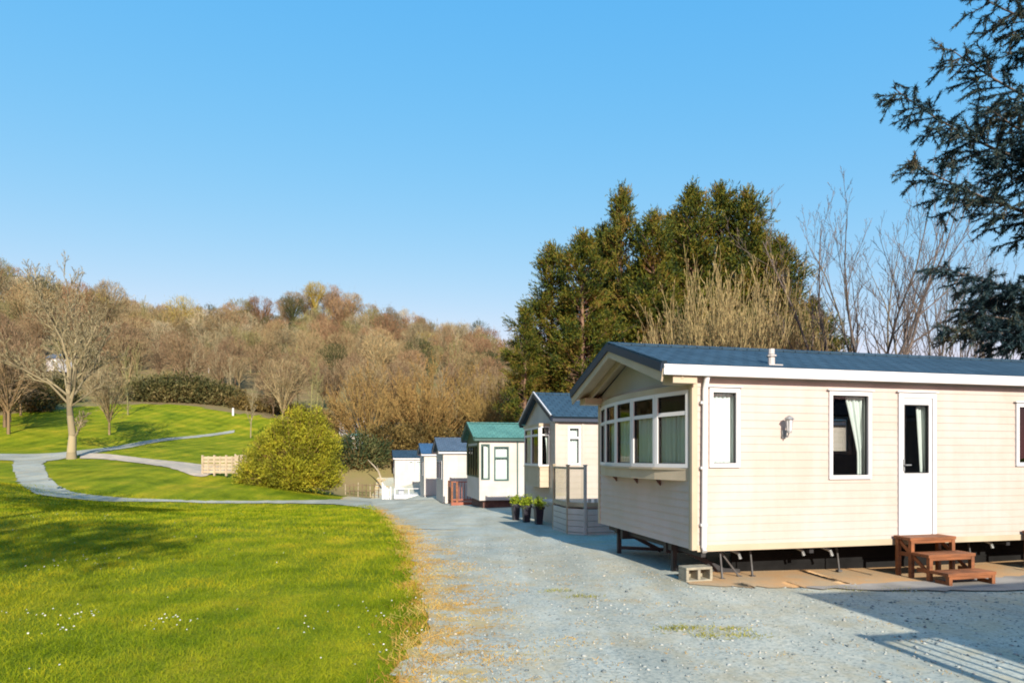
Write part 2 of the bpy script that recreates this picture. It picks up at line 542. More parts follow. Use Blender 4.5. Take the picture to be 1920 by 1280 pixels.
def ground_mat():
    m, n, l, b = nodes('lawn_ground')
    v = coords(n, l, 'Object')
    t1 = noise(n, l, v, 0.55, 6, 0.62)
    t2 = noise(n, l, v, 7.0, 4, 0.7)
    t3 = noise(n, l, v, 60, 2, 0.6)
    r1 = ramp(n, [(0.3, (0.11, 0.155, 0.001)), (0.5, (0.225, 0.265, 0.008)), (0.68, (0.36, 0.32, 0.018))])
    l.new(t1.outputs['Fac'], r1.inputs[0])
    r2 = ramp(n, [(0.25, (0.55, 0.62, 0.5)), (0.5, (1, 1, 1)), (0.75, (1.25, 1.15, 0.9))])
    l.new(t2.outputs['Fac'], r2.inputs[0])
    c = mixc(n, l, 0.8, r1.outputs[0], r2.outputs[0], 'MULTIPLY')
    r3 = ramp(n, [(0.3, (0.6, 0.66, 0.6)), (0.7, (1.25, 1.2, 1.2))])
    l.new(t3.outputs['Fac'], r3.inputs[0])
    c = mixc(n, l, 0.8, c, r3.outputs[0], 'MULTIPLY')
    c = mow_shade_bands(n, l, c)
    l.new(c, b.inputs['Base Color'])
    b.inputs['Roughness'].default_value = 0.9
    b.inputs['Specular IOR Level'].default_value = 0.1
    bump(n, l, b, t3.outputs['Fac'], 0.9, 0.05)
    return m


def hill_mat():
    m, n, l, b = nodes('leaf_litter')
    v = coords(n, l, 'Object')
    t1 = noise(n, l, v, 0.06, 6, 0.7)
    r1 = ramp(n, [(0.3, (0.12, 0.085, 0.04)), (0.5, (0.19, 0.145, 0.07)), (0.7, (0.15, 0.155, 0.045))])
    l.new(t1.outputs['Fac'], r1.inputs[0])
    l.new(r1.outputs[0], b.inputs['Base Color'])
    b.inputs['Roughness'].default_value = 0.95
    b.inputs['Specular IOR Level'].default_value = 0.05
    return m


def sub_ground(name, sel, m):
    q = quads[sel]
    u, inv = np.unique(q, return_inverse=True)
    o = link(name, np_mesh(name, verts[u], inv.reshape(-1, 4), True), m)
    return tag(o, kind='structure')


sub_ground('ground', ~iswood, ground_mat())
sub_ground('hill', iswood, hill_mat())


def resample(pts, step):
    pts = [Vector((p[0], p[1])) for p in pts]
    # Catmull-Rom through the points, then even steps
    out = []
    for i in range(len(pts) - 1):
        p0, p1, p2, p3 = pts[max(i - 1, 0)], pts[i], pts[i + 1], pts[min(i + 2, len(pts) - 1)]
        for k in range(24):
            t = k / 24
            out.append(0.5 * ((2 * p1) + (p2 - p0) * t + (2 * p0 - 5 * p1 + 4 * p2 - p3) * t * t + (3 * p1 - p0 - 3 * p2 + p3) * t ** 3))
    out.append(pts[-1])
    acc = [0]
    for i in range(1, len(out)): acc.append(acc[-1] + (out[i] - out[i - 1]).length)
    n = max(2, int(acc[-1] / step))
    s = np.linspace(0, acc[-1], n + 1)
    a = np.array(out)
    return np.stack([np.interp(s, acc, a[:, 0]), np.interp(s, acc, a[:, 1])], -1), s / acc[-1]


def strip(name, left, right, m, off, nacross=10, step=0.3, jag=0.08, seed=1):
    """sheet draped on the ground between two edge lines"""
    la, _ = resample(left, step)
    ra, _ = resample(right, step)
    n = max(len(la), len(ra))
    t = np.linspace(0, 1, n)
    L = np.stack([np.interp(t, np.linspace(0, 1, len(la)), la[:, k]) for k in (0, 1)], -1)
    Rr = np.stack([np.interp(t, np.linspace(0, 1, len(ra)), ra[:, k]) for k in (0, 1)], -1)
    rs = np.random.RandomState(seed)
    L = L + rs.normal(0, jag, L.shape); Rr = Rr + rs.normal(0, jag, Rr.shape)
    u = np.linspace(0, 1, nacross + 1)
    P = L[:, None, :] * (1 - u)[None, :, None] + Rr[:, None, :] * u[None, :, None]
    Z = Hn(P[..., 0], P[..., 1]) + off
    V = np.concatenate([P, Z[..., None]], -1).reshape(-1, 3)
    k = nacross + 1
    I = np.arange(n * k).reshape(n, k)
    q = np.stack([I[:-1, :-1], I[:-1, 1:], I[1:, 1:], I[1:, :-1]], -1).reshape(-1, 4)
    a, b, c = V[q[0, 0]], V[q[0, 1]], V[q[0, 2]]
    if np.cross(b - a, c - b)[2] < 0: q = q[:, ::-1]
    me = np_mesh(name, V, q, True)
    at_ = me.attributes.new('edge_dist', 'FLOAT', 'POINT')
    at_.data.foreach_set('value', np.linalg.norm(P - P[:, :1, :], axis=2).ravel().astype(np.float32))
    return tag(link(name, me, m), kind='structure')


def gravel_mat(name, tone=1.0, orange=1.0, margin=False):
    m, n, l, b = nodes(name)
    v = coords(n, l, 'Object')
    vo = n.new('ShaderNodeTexVoronoi'); vo.inputs['Scale'].default_value = 50
    l.new(v, vo.inputs['Vector'])
    sp = n.new('ShaderNodeSeparateColor'); l.new(vo.outputs['Color'], sp.inputs[0])
    r = ramp(n, [(0.0, tuple(tone * q for q in (0.26, 0.285, 0.26))), (0.35, tuple(tone * q for q in (0.375, 0.395, 0.345))), (0.7, tuple(tone * q for q in (0.43, 0.44, 0.375))), (1.0, tuple(tone * q for q in (0.48, 0.475, 0.40)))])
    l.new(sp.outputs[0], r.inputs[0])
    t1 = noise(n, l, v, 0.8, 6, 0.65)
    r1 = ramp(n, [(0.35, (0.80, 0.84, 0.86)), (0.65, (1.08, 1.06, 1.03))])
    l.new(t1.outputs['Fac'], r1.inputs[0])
    c = mixc(n, l, 1.0, r.outputs[0], r1.outputs[0], 'MULTIPLY')
    # tan dust and orange moss in broken patches
    t2 = noise(n, l, v, 1.7, 7, 0.72)
    r2 = ramp(n, [(0.47, (0, 0, 0)), (0.62, (1, 1, 1))])
    l.new(t2.outputs['Fac'], r2.inputs[0])
    mu = n.new('ShaderNodeMath'); mu.operation = 'MULTIPLY'; mu.inputs[1].default_value = 0.55 * orange
    l.new(r2.outputs[0], mu.inputs[0])
    c = mixc(n, l, mu.outputs[0], c, (0.40, 0.33, 0.19))
    # wheel ruts: paler compacted bands, darker fines between
    t4 = noise(n, l, coords(n, l, 'Object', (1.0, 0.12, 1.0)), 1.5, 3, 0.5)
    r4 = ramp(n, [(0.38, (0.82, 0.81, 0.78)), (0.62, (1.06, 1.06, 1.06))])
    l.new(t4.outputs['Fac'], r4.inputs[0])
    c = mixc(n, l, 0.8, c, r4.outputs[0], 'MULTIPLY')
    if margin:   # orange moss and dead grass growing in from the lawn
        ed = n.new('ShaderNodeAttribute'); ed.attribute_name = 'edge_dist'
        t5 = noise(n, l, coords(n, l, 'Object', (1.0, 2.2, 1.0)), 2.3, 6, 0.7)
        sb = n.new('ShaderNodeMath'); sb.operation = 'MULTIPLY_ADD'; sb.inputs[1].default_value = -0.19; sb.inputs[2].default_value = 0.0
        l.new(ed.outputs['Fac'], sb.inputs[0])
        ad = n.new('ShaderNodeMath'); ad.operation = 'ADD'
        l.new(sb.outputs[0], ad.inputs[0]); l.new(t5.outputs['Fac'], ad.inputs[1])
        r5 = ramp(n, [(0.40, (0, 0, 0)), (0.49, (.85, .85, .85))])
        l.new(ad.outputs[0], r5.inputs[0])
        r6 = ramp(n, [(0.35, (0.42, 0.235, 0.045)), (0.6, (0.40, 0.31, 0.14))])
        l.new(t1.outputs['Fac'], r6.inputs[0])
        c = mixc(n, l, r5.outputs[0], c, r6.outputs[0])
    l.new(c, b.inputs['Base Color'])
    b.inputs['Roughness'].default_value = 0.9
    b.inputs['Specular IOR Level'].default_value = 0.2
    bump(n, l, b, vo.outputs['Distance'], -0.7, 0.02)
    return m


GRAVEL = gravel_mat('blue_grey_gravel', orange=0.85, margin=True)
edge_px = [(640, 934), (676, 943), (700, 952), (722, 968), (746, 992), (760, 1015), (770, 1040), (775, 1070), (783, 1100), (793, 1150), (790, 1200), (772, 1240), (745, 1285)]
lawn_edge = [(-10.0, 46.2)] + [ground_at(*p) for p in edge_px] + [(-0.95, 3.4), (-1.2, 1.5), (-1.5, -3), (-1.8, -12)]
right_edge = [(24, 46.5), (24, 41), (24, 36), (24, 30), (24, 26), (24, 22), (24, 18), (24, 14), (24, 12), (24, 10), (24, 8), (24, 6), (24, 4), (24, 2), (24, 0), (24, -6), (24, -12)]
strip('gravel_road', lawn_edge, right_edge, GRAVEL, 0.025, 90, 0.16, 0.045)

PATHM = gravel_mat('path_gravel', 0.80, orange=0.7)
lo_ = [(705, 957), (650, 948), (600, 945.2), (400, 944), (250, 941), (150, 937), (90, 931), (55, 920), (32, 900), (24, 880), (26, 866), (36, 857)]
hi_ = [(695, 940), (650, 937.5), (580, 938.5), (500, 939.5), (400, 939.5), (300, 937), (200, 932), (130, 921), (102, 905), (86, 885), (82, 868), (100, 858)]
strip('path', [ground_at(*p) for p in hi_], [ground_at(*p) for p in lo_], PATHM, 0.034, 10, 0.3, 0.04)
lo_ = [(-60, 864), (0, 863), (80, 865), (140, 855), (200, 846), (300, 828), (440, 811)]
hi_ = [(-60, 851), (0, 851), (80, 851), (140, 846), (200, 839.5), (300, 823), (440, 806.5)]
strip('lane', [ground_at(*p) for p in hi_], [ground_at(*p) for p in lo_], PATHM, 0.034, 8, 0.4, 0.03)
SAND = mat('pale_sand', (0.47, 0.39, 0.28), (0.31, 0.27, 0.22), 0.95, 2, 0.5, 50)
lo_ = [(150, 860), (200, 862), (270, 870), (330, 881), (390, 892), (455, 888)]
hi_ = [(150, 850), (205, 852), (280, 861), (350, 868), (400, 874), (455, 876)]
strip('sandy_path', [ground_at(*p) for p in hi_], [ground_at(*p) for p in lo_], SAND, 0.04, 8, 0.3, 0.03)

# plot of the near caravan: local axes s (along it) and t (across it)
PS, PT = Vector((0.9752, 0.2210, 0)), Vector((-0.2210, 0.9752, 0))
PHI = math.atan2(0.2210, 0.9752)
C1 = Vector((2.32, 7.70, 0))


def loc1(s, t, z=0.0):
    p = C1 + PS * s + PT * t
    return (p.x, p.y, z)


SOIL = mat('orange_soil', (0.46, 0.27, 0.12), (0.38, 0.28, 0.165), 0.95, 2.2, 0.7, 70)
strip('bare_soil', [loc1(s, t)[:2] for s, t in ((-0.15, 0.5), (1, .7), (3, .7), (6, .7), (11, .7))],
      [loc1(s, t)[:2] for s, t in ((-0.25, -0.2), (0.2, -0.44), (0.8, -0.58), (1.4, -0.66), (2.0, -0.62), (6, -.6), (11, -.6))], SOIL, 0.034, 10, 0.08, 0.045)
PAD = mat('worn_concrete', (0.30, 0.28, 0.25), (0.19, 0.18, 0.165), 0.9, 1.6, 0.4, 40)
strip('concrete_pad', [loc1(s, t)[:2] for s, t in ((1.0, -0.57), (2, -0.52), (4, -0.5), (7, -.48), (12, -.48))],
      [loc1(s, t)[:2] for s, t in ((1.0, -0.66), (1.6, -0.86), (2.4, -1.02), (3.4, -1.22), (5, -1.4), (12, -1.5))], PAD, 0.04, 8, 0.15, 0.025)


# ------------------------------------------------------------------ caravan kit
class Wall:
    """a wall plane: (a along, out from the wall, z) to caravan coordinates"""
    def __init__(self, o, u, n):
        self.o, self.u, self.n = Vector((*o, 0)), Vector((*u, 0)).normalized(), Vector((*n, 0)).normalized()

    def p(self, a, out, z):
        q = self.o + self.u * a + self.n * out
        return (q.x, q.y, z)

    def box(self, mb, a0, a1, o0, o1, z0, z1, mi=0):
        c = [self.p(a0, o1, z0), self.p(a1, o1, z0), self.p(a1, o0, z0), self.p(a0, o0, z0),
             self.p(a0, o1, z1), self.p(a1, o1, z1), self.p(a1, o0, z1), self.p(a0, o0, z1)]
        return mb.hexa(c, mi)


def siding(mb, W, a0, a1, z0, z1, pitch=0.125, lip=0.012, holes=()):
    """lapped boards with openings left for windows and doors"""
    cuts = {z0, z1}
    z = z0
    while z < z1 - 1e-4:
        cuts.add(min(z, z1)); z += pitch
    for h in holes: cuts.update((h[2], h[3]))
    cuts = sorted(c for c in cuts if z0 - 1e-6 <= c <= z1 + 1e-6)

    def off(z, low):
        k = (z - z0) / pitch
        fr = k - math.floor(k + 1e-6)
        if not low and fr < 1e-4: fr = 1
        return lip * (1 - max(fr, 0))
    for za, zb in zip(cuts[:-1], cuts[1:]):
        if zb - za < 1e-5: continue
        spans = [(a0, a1)]
        for h in holes:
            if h[2] < zb - 1e-5 and h[3] > za + 1e-5:
                ns = []
                for s in spans:
                    if h[1] <= s[0] or h[0] >= s[1]: ns.append(s); continue
                    if h[0] > s[0]: ns.append((s[0], h[0]))
                    if h[1] < s[1]: ns.append((h[1], s[1]))
                spans = ns
        oa, ob = off(za, True), off(zb, False)
        for s in spans:
            mb.face([W.p(s[0], oa, za), W.p(s[1], oa, za), W.p(s[1], ob, zb), W.p(s[0], ob, zb)])
            mb.face([W.p(s[0], ob - lip, za), W.p(s[1], ob - lip, za), W.p(s[1], oa, za), W.p(s[0], oa, za)])


def curtain(parent, W, z0, z1, lf, rf, out, m, amp=0.018, wl=0.07, name='curtain'):
    """hanging cloth between left edge lf(k) and right edge rf(k), k=0 at the bottom"""
    nz = 10
    wmax = max(rf(k / nz) - lf(k / nz) for k in range(nz + 1))
    na = max(8, int(wmax / wl * 6))
    V, Fc = [], []
    for i in range(nz + 1):
        k = i / nz
        l, r = lf(k), rf(k)
        for j in range(na + 1):
            t = j / na
            ph = t * wmax / wl * 2 * math.pi
            V.append(W.p(l + (r - l) * t, out + amp * (math.sin(ph) + 0.4 * math.sin(ph * 0.43 + 1.3)), z0 + (z1 - z0) * k))
    for i in range(nz):
        for j in range(na):
            a = i * (na + 1) + j
            Fc.append((a, a + 1, a + na + 2, a + na + 1))
    return link(name, np_mesh(name, V, Fc, True), m, parent)


def window(parent, W, a0, a1, z0, z1, fw=0.05, proud=0.03, transom=None, mull=(), frame=None, glass=None, curtains=(), name='window', seal=True, depth=0.05):
    """frame with glass (and curtains) as sub-parts"""
    frame = frame or M['white']
    mb = MB()
    o0, o1 = -depth, proud
    W.box(mb, a0, a0 + fw, o0, o1, z0, z1)
    W.box(mb, a1 - fw, a1, o0, o1, z0, z1)
    W.box(mb, a0 + fw, a1 - fw, o0, o1, z0, z0 + fw)
    W.box(mb, a0 + fw, a1 - fw, o0, o1, z1 - fw, z1)
    if transom: W.box(mb, a0 + fw, a1 - fw, o0, o1 - 0.004, transom - fw * .5, transom + fw * .5)
    for q in mull: W.box(mb, q - fw * .4, q + fw * .4, o0 + 0.003, o1 - 0.008, z0 + fw, z1 - fw)
    if seal:
        g = 0.010
        for (x0, x1, y0, y1) in ((a0 + fw, a0 + fw + g, z0 + fw, z1 - fw), (a1 - fw - g, a1 - fw, z0 + fw, z1 - fw),
                                 (a0 + fw + g, a1 - fw - g, z1 - fw - g, z1 - fw), (a0 + fw + g, a1 - fw - g, z0 + fw, z0 + fw + g)):
            W.box(mb, x0, x1, -0.028, 0.004, y0, y1, 1)
    wn_ = mb.build(name, [frame, M['gap']], parent)
    gm = MB()
    gm.face([W.p(a0 + fw * .9, -0.012, z0 + fw * .9), W.p(a1 - fw * .9, -0.012, z0 + fw * .9), W.p(a1 - fw * .9, -0.012, z1 - fw * .9), W.p(a0 + fw * .9, -0.012, z1 - fw * .9)])
    gm.build('pane', glass or M['glass'], wn_)
    for c in curtains:
        kind = c[0]
        A0, A1, Z0, Z1 = a0 + fw * .5, a1 - fw * .5, z0 + fw * .3, z1 - fw * .3
        wd = A1 - A0
        if kind == 'full':
            curtain(wn_, W, Z0, Z1, lambda k: A0, lambda k: A1, -0.09, c[1], 0.012, 0.06, 'net_curtain')
        elif kind == 'right':
            f = c[2]
            curtain(wn_, W, Z0, Z1, lambda k, f=f: A1 - wd * (f * .32 if k < .28 else f * (.32 + .68 * ((k - .28) / .72) ** 1.1)), lambda k: A1 + 0.01, -0.10, c[1], 0.02, 0.06)
        elif kind == 'left':
            f = c[2]
            curtain(wn_, W, Z0, Z1, lambda k: A0 - 0.01, lambda k, f=f: A0 + wd * (f * .32 if k < .28 else f * (.32 + .68 * ((k - .28) / .72) ** 1.1)), -0.10, c[1], 0.02, 0.06)
        elif kind == 'span':
            curtain(wn_, W, Z0, c[4] if len(c) > 4 else Z1, lambda k: A0 + wd * c[2], lambda k: A0 + wd * c[3], -0.075, c[1], 0.022, 0.075)
    return wn_


def roof_slopes(root, s0, s1, te0, te1, zeave, tr, zr, m, edge, thick=0.05):
    out = []
    for front in (True, False):
        run = (tr - te0) if front else (te1 - tr)
        al = math.atan2(zr - zeave, run)
        sl = math.hypot(run, zr - zeave)
        Lr = s1 - s0
        mb = MB()
        mb.box(0, Lr, 0, sl, -thick, 0)
        # raised verge cappings and ridge roll
        mb.box(-0.02, 0.05, 0, sl, 0.002, 0.03, 1)
        mb.box(Lr - 0.05, Lr + 0.02, 0, sl, 0.002, 0.03, 1)
        mb.box(-0.022, -0.002, 0, sl, -thick - 0.05, 0.001, 2)
        mb.box(Lr + 0.002, Lr + 0.022, 0, sl, -thick - 0.05, 0.001, 2)
        if front: mb.box(-0.02, Lr + 0.02, sl - 0.11, sl + 0.02, 0.003, 0.028, 1)
        o = mb.build('roof', [m, m, edge], root)
        if front:
            o.location = (s0, te0, zeave); o.rotation_euler = (al, 0, 0)
        else:
            o.location = (s1, te1, zeave); o.rotation_euler = (al, 0, math.pi)
        out.append(o)
    return out


def gable(mb, s, t0, t1, zb, zside, tr, zr):
    mb.face([(s, t1, zb), (s, t0, zb), (s, t0, zside), (s, tr, zr), (s, t1, zside)])


def shell(root, s0, L, W_, zf, ze, wallm, holes_front=(), holes_back=(), holes_end=(), pitch=0.10, lip=0.0065, gable_z=None, inner=True, boards_end=True):
    fw = Wall((s0, 0), (1, 0), (0, -1))
    ew = Wall((s0, W_), (0, -1), (-1, 0))        # a runs from the back corner to the front corner
    bw = Wall((L, W_), (-1, 0), (0, 1))
    xw = Wall((L, 0), (0, 1), (1, 0))
    mb = MB(); siding(mb, fw, 0, L - s0, zf, ze, pitch, lip, holes_front); mb.build('front_wall', wallm, root)
    mb = MB(); siding(mb, ew, 0, W_, zf, ze, pitch, lip * 2, holes_end); mb.build('end_wall', wallm, root)
    mb = MB(); siding(mb, bw, 0, L - s0, zf, ze, pitch, lip, holes_back); siding(mb, xw, 0, W_, zf, ze, pitch, lip); mb.build('back_wall', wallm, root)
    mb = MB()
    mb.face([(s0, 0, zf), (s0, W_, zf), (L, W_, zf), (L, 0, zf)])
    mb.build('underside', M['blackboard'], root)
    if inner:
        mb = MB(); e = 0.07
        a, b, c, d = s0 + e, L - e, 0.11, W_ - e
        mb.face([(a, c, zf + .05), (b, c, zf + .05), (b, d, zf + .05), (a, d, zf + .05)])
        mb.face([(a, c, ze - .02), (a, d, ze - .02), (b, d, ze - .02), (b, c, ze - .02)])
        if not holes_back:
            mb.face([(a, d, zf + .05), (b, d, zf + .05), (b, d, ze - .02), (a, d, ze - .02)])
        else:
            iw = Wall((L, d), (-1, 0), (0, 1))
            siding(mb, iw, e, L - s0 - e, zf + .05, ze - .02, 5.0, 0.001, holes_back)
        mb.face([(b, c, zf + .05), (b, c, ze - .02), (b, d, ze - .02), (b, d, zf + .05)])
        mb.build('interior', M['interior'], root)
    return fw, ew, bw, xw


def caravan_root(label, x, y, z, rz, group=None):
    return thing('static_caravan', label, 'static caravan', (x, y, z), rz, group)


# ------------------------------------------------------------------ near cream caravan
def near_caravan():
    root = caravan_root('large cream static caravan with blue roof, bow window and brown steps, nearest on the right', C1.x, C1.y, 0, PHI)
    L, Wd, zf, ze, s0 = 11.0, 3.2, 0.41, 2.55, -0.10
    sh = -s0
    wins = [(0.115 + sh, 0.535 + sh, 1.42, 2.40), (1.83 + sh, 2.475 + sh, 1.26, 2.40), (4.87 + sh, 5.6 + sh, 1.42, 2.30), (7.2, 7.9, 1.42, 2.30)]
    door = (2.90 + sh, 3.505 + sh, zf + 0.06, 2.40)
    bwin = (L - 4.95, L - 4.45, 1.60, 2.32)
    bay = [(s0, 0.08), (-0.25, 0.70), (-0.32, 1.30), (-0.32, 1.90), (-0.25, 2.50), (s0, 3.12)]
    fw, ew, bw, xw = shell(root, s0, L, Wd, zf, ze, M['cream'], [*wins, door], [bwin], [(0.08, Wd - 0.08, 1.30, 2.43)])
    win2 = [('left', M['curtain'], 0.2), ('right', M['curtain'], 0.5)]
    window(root, fw, *wins[0], curtains=[('full', M['net'])])
    window(root, fw, *wins[1], curtains=win2)
    window(root, fw, *wins[2], curtains=[('right', M['net'], 0.25)])
    window(root, fw, *wins[3], curtains=[('full', M['net'])])
    window(root, bw, *bwin)
    # thin drip rails over the openings
    for h in (*wins, door):
        mb = MB(); fw.box(mb, h[0] - .03, h[1] + .03, 0.0, 0.045, h[3] + .012, h[3] + .026); mb.build('drip_rail', M['white'], root)
    # door
    a0, a1, z0, z1 = door
    mb = MB(); f = 0.06
    fw.box(mb, a0, a0 + f, -.05, .032, z0, z1); fw.box(mb, a1 - f, a1, -.05, .032, z0, z1)
    fw.box(mb, a0 + f, a1 - f, -.05, .032, z1 - f, z1); fw.box(mb, a0 + f, a1 - f, -.05, .038, z0, z0 + .03)
    d0, d1 = a0 + f + .004, a1 - f - .004
    gz0, gz1, g0, g1 = 1.33, 2.25, d0 + .03, d1 - .05
    fw.box(mb, d0, d1, -.02, .018, z0 + .034, gz0); fw.box(mb, d0, d1, -.02, .018, gz1, z1 - f - .004)
    fw.box(mb, d0, g0, -.02, .018, gz0, gz1); fw.box(mb, g1, d1, -.02, .018, gz0, gz1)
    fw.box(mb, d0 + .07, d1 - .07, .018, .024, z0 + .14, gz0 - .12)
    for (x0, x1, y0, y1) in ((g0, g0 + .014, gz0, gz1), (g1 - .014, g1, gz0, gz1), (g0 + .014, g1 - .014, gz1 - .014, gz1), (g0 + .014, g1 - .014, gz0, gz0 + .014)):
        fw.box(mb, x0, x1, -.015, .021, y0, y1, 1)
    dr = mb.build('door', [M['white'], M['gap']], root)
    mb = MB(); mb.face([fw.p(g0, 0, gz0), fw.p(g1, 0, gz0), fw.p(g1, 0, gz1), fw.p(g0, 0, gz1)]); mb.build('pane', M['glass'], dr)
    mb = MB(); fw.box(mb, d0 + .008, d0 + .03, .018, .028, 1.36, 1.52); mb.tube([fw.p(d0 + .018, .03, 1.44), fw.p(d0 + .018, .06, 1.44), fw.p(d0 + .10, .062, 1.44)], .009)
    mb.build('handle', M['galv'], dr)
    curtain(dr, fw, gz0 - .02, gz1 + .02, lambda k: g1 - (g1 - g0) * (.12 + .18 * k), lambda k: g1 + .02, -.08, M['curtain'], .02, .06)
    # bow window: a base, a head and five facets
    mb = MB()
    poly = [(s0, 0.05)] + [(s - .025, t) for s, t in bay[1:-1]] + [(s0, 3.15)]
    poly = poly[::-1]
    mb.prism(poly, 1.25, 1.385)
    mb.prism([(s - .03 if s < s0 else s, t) for s, t in poly], 1.385, 1.41)
    mb.prism(poly, 2.385, 2.46)
    mb.build('bay_frame', M['cream_trim'], root)
    for i in range(5):
        p, q = bay[i + 1], bay[i]
        u = (q[0] - p[0], q[1] - p[1]); ln = math.hypot(*u)
        n_ = (-(u[1]), u[0])
        if n_[0] > 0: n_ = (u[1], -u[0])
        wb = Wall(p, u, n_)
        cur = [[('span', M['bay_curtain'], .03, .50), ('span', M['bay_curtain'], .56, 1.0)], [('span', M['bay_curtain'], .10, .97)], [('span', M['bay_curtain'], .03, .75)],
               [('span', M['bay_curtain'], 0.2, .9)], [('span', M['bay_curtain'], .0, .8)]][i]
        cur = [(*c_, 2.08) for c_ in cur]
        window(root, wb, 0.002, ln - .002, 1.412, 2.383, .05, .02, 2.10, frame=M['white'], curtains=cur, depth=.03)
    for t in (.85, 1.6, 2.4):
        mb = MB()
        mb.hexa([(s0 - .012, t - .012, 1.16), (s0 - .02, t - .012, 1.16), (s0 - .02, t + .012, 1.16), (s0 - .012, t + .012, 1.16),
                 (s0 - .012, t - .012, 1.248), (-.19, t - .012, 1.248), (-.19, t + .012, 1.248), (s0 - .012, t + .012, 1.248)])
        mb.build('bay_bracket', M['brick'], root)
    # corner trims, base trim, downpipe
    mb = MB()
    mb.box(s0 - .02, s0 + .055, -.022, .0, zf - .01, ze - .02); mb.box(s0 - .022, s0 - .0, .0, .06, zf - .01, ze - .1)
    mb.box(s0 - .022, s0, Wd - .06, Wd + .02, zf - .01, ze - .1)
    mb.box(s0 + .056, L, -.018, .0, zf - .03, zf + .05)
    mb.build('corner_trim', M['cream_trim'], root, bevel=.004)
    mb = MB(); mb.tube([(.045, -.105, 2.56), (.04, -.075, 2.45), (.035, -.06, 2.38), (.02, -.055, .44), (.015, -.09, .39)], .034, 10)
    for z in (2.2, 1.4, .7): mb.box(-.02, .07, -.06, -.005, z, z + .03)
    mb.build('downpipe', M['white'], root, smooth=False)
    # roof
    zE, zR, tR, so = 2.665, 3.20, 1.6, -0.57
    roof_slopes(root, so, L + .3, -.15, Wd + .15, zE, tR, zR, M['roof_blue'], M['navy'])
    mb = MB()
    mb.box(so + .01, L + .28, -.165, -.118, 2.53, 2.655); mb.box(so + .01, L + .28, Wd + .118, Wd + .165, 2.53, 2.655)
    mb.box(so + .01, L + .28, -.172, -.165, 2.615, 2.645)
    mb.build('fascia', M['white'], root, bevel=.004)
    mb = MB()
    mb.box(s0, L, -.118, -.001, 2.535, 2.548); mb.box(s0, L, Wd + .001, Wd + .118, 2.535, 2.548)
    # boxed returns of the eaves over the bow window
    mb.box(-.42, s0 - .001, -.112, .16, 2.44, 2.548); mb.box(-.42, s0 - .001, Wd - .16, Wd + .112, 2.44, 2.548)
    # sloping soffit under the gable overhang and the barge boards
    for (ta, tb) in ((-.118, tR), (Wd + .118, tR)):
        za, zb = 2.56, zR - .09
        mb.hexa([(so + .03, ta, za), (s0, ta, za), (s0, tb, zb), (so + .03, tb, zb), (so + .03, ta, za + .015), (s0, ta, za + .015), (s0, tb, zb + .015), (so + .03, tb, zb + .015)]
                if ta < tb else [(s0, ta, za), (so + .03, ta, za), (so + .03, tb, zb), (s0, tb, zb), (s0, ta, za + .015), (so + .03, ta, za + .015), (so + .03, tb, zb + .015), (s0, tb, zb + .015)])
        mb.beam((so + .012, ta, za - .035), (so + .012, tb, zb - .03), .022, .15)
        mb.beam((-.30, ta, za - .06), (-.30, tb, zb - .065), .03, .09)
    mb.build('bargeboard', M['cream_trim'], root)
    mb = MB()
    gable(mb, s0 - .006, .0, Wd, 2.43, 2.55, tR, 3.10)
    mb.build('gable_panel', M['grey_clad'], root)
    mb = MB(); gable(mb, L + .006, .0, Wd, 2.43, 2.55, tR, 3.10); mb.build('gable_panel', M['grey_clad'], root)
    # flue and ridge vents
    mb = MB(); mb.tube([(1.08, .12, 2.70), (1.08, .12, 2.84)], .045, 10); mb.tube([(1.08, .12, 2.84), (1.08, .12, 2.86)], .065, 10); mb.tube([(1.08, .12, 2.87), (1.08, .12, 2.94)], .042, 10)
    mb.box(.98, 1.18, .02, .25, 2.69, 2.73)
    mb.build('flue', M['grey_clad'], root)
    for s in (2.35, 3.55, 4.5, 5.4):
        mb = MB(); mb.box(s - .13, s + .13, 1.75, 1.95, 3.10, 3.235); mb.box(s - .16, s + .16, 1.72, 1.98, 3.236, 3.262)
        mb.build('roof_vent', M['dark'], root, bevel=.008)
    # lantern on the wall
    mb = MB()
    a, z = 1.165 + sh, 1.92
    fw.box(mb, a - .035, a + .035, .014, .03, z - .13, z - .03)
    mb.tube([fw.p(a, .03, z - .09), fw.p(a, .09, z - .12), fw.p(a, .12, z - .06)], .009, 6)
    mb.tube([fw.p(a, .12, z - .07), fw.p(a, .12, z - .045)], .03, 8)
    for k in range(4):
        an = k * math.pi / 2 + .6
        ox, oy = .042 * math.cos(an), .042 * math.sin(an)
        mb.tube([fw.p(a + ox * .6, .12 + oy * .6, z - .05), fw.p(a + ox, .12 + oy, z + .10)], .0055, 5)
    mb.tube([fw.p(a, .12, z + .10), fw.p(a, .12, z + .125), fw.p(a, .12, z + .15)], [.062, .045, .008], 8)
    lamp = mb.build('wall_lantern', M['galv'], root)
    mb = MB(); mb.tube([fw.p(a, .12, z - .045), fw.p(a, .12, z + .098)], [.026, .038], 8); mb.build('lamp_glass', M['white'], lamp)
    # running gear below the floor
    mb = MB()
    for t in (.85, 2.35):
        mb.box(s0 + .05, L - .1, t - .04, t + .04, .24, zf - .003)
    for s in (.05, 1.6, 3.2, 4.8, 6.4, 8, 9.6): mb.box(s, s + .06, .06, Wd - .06, .30, zf - .004)
    mb.build('chassis', M['dark'], root)
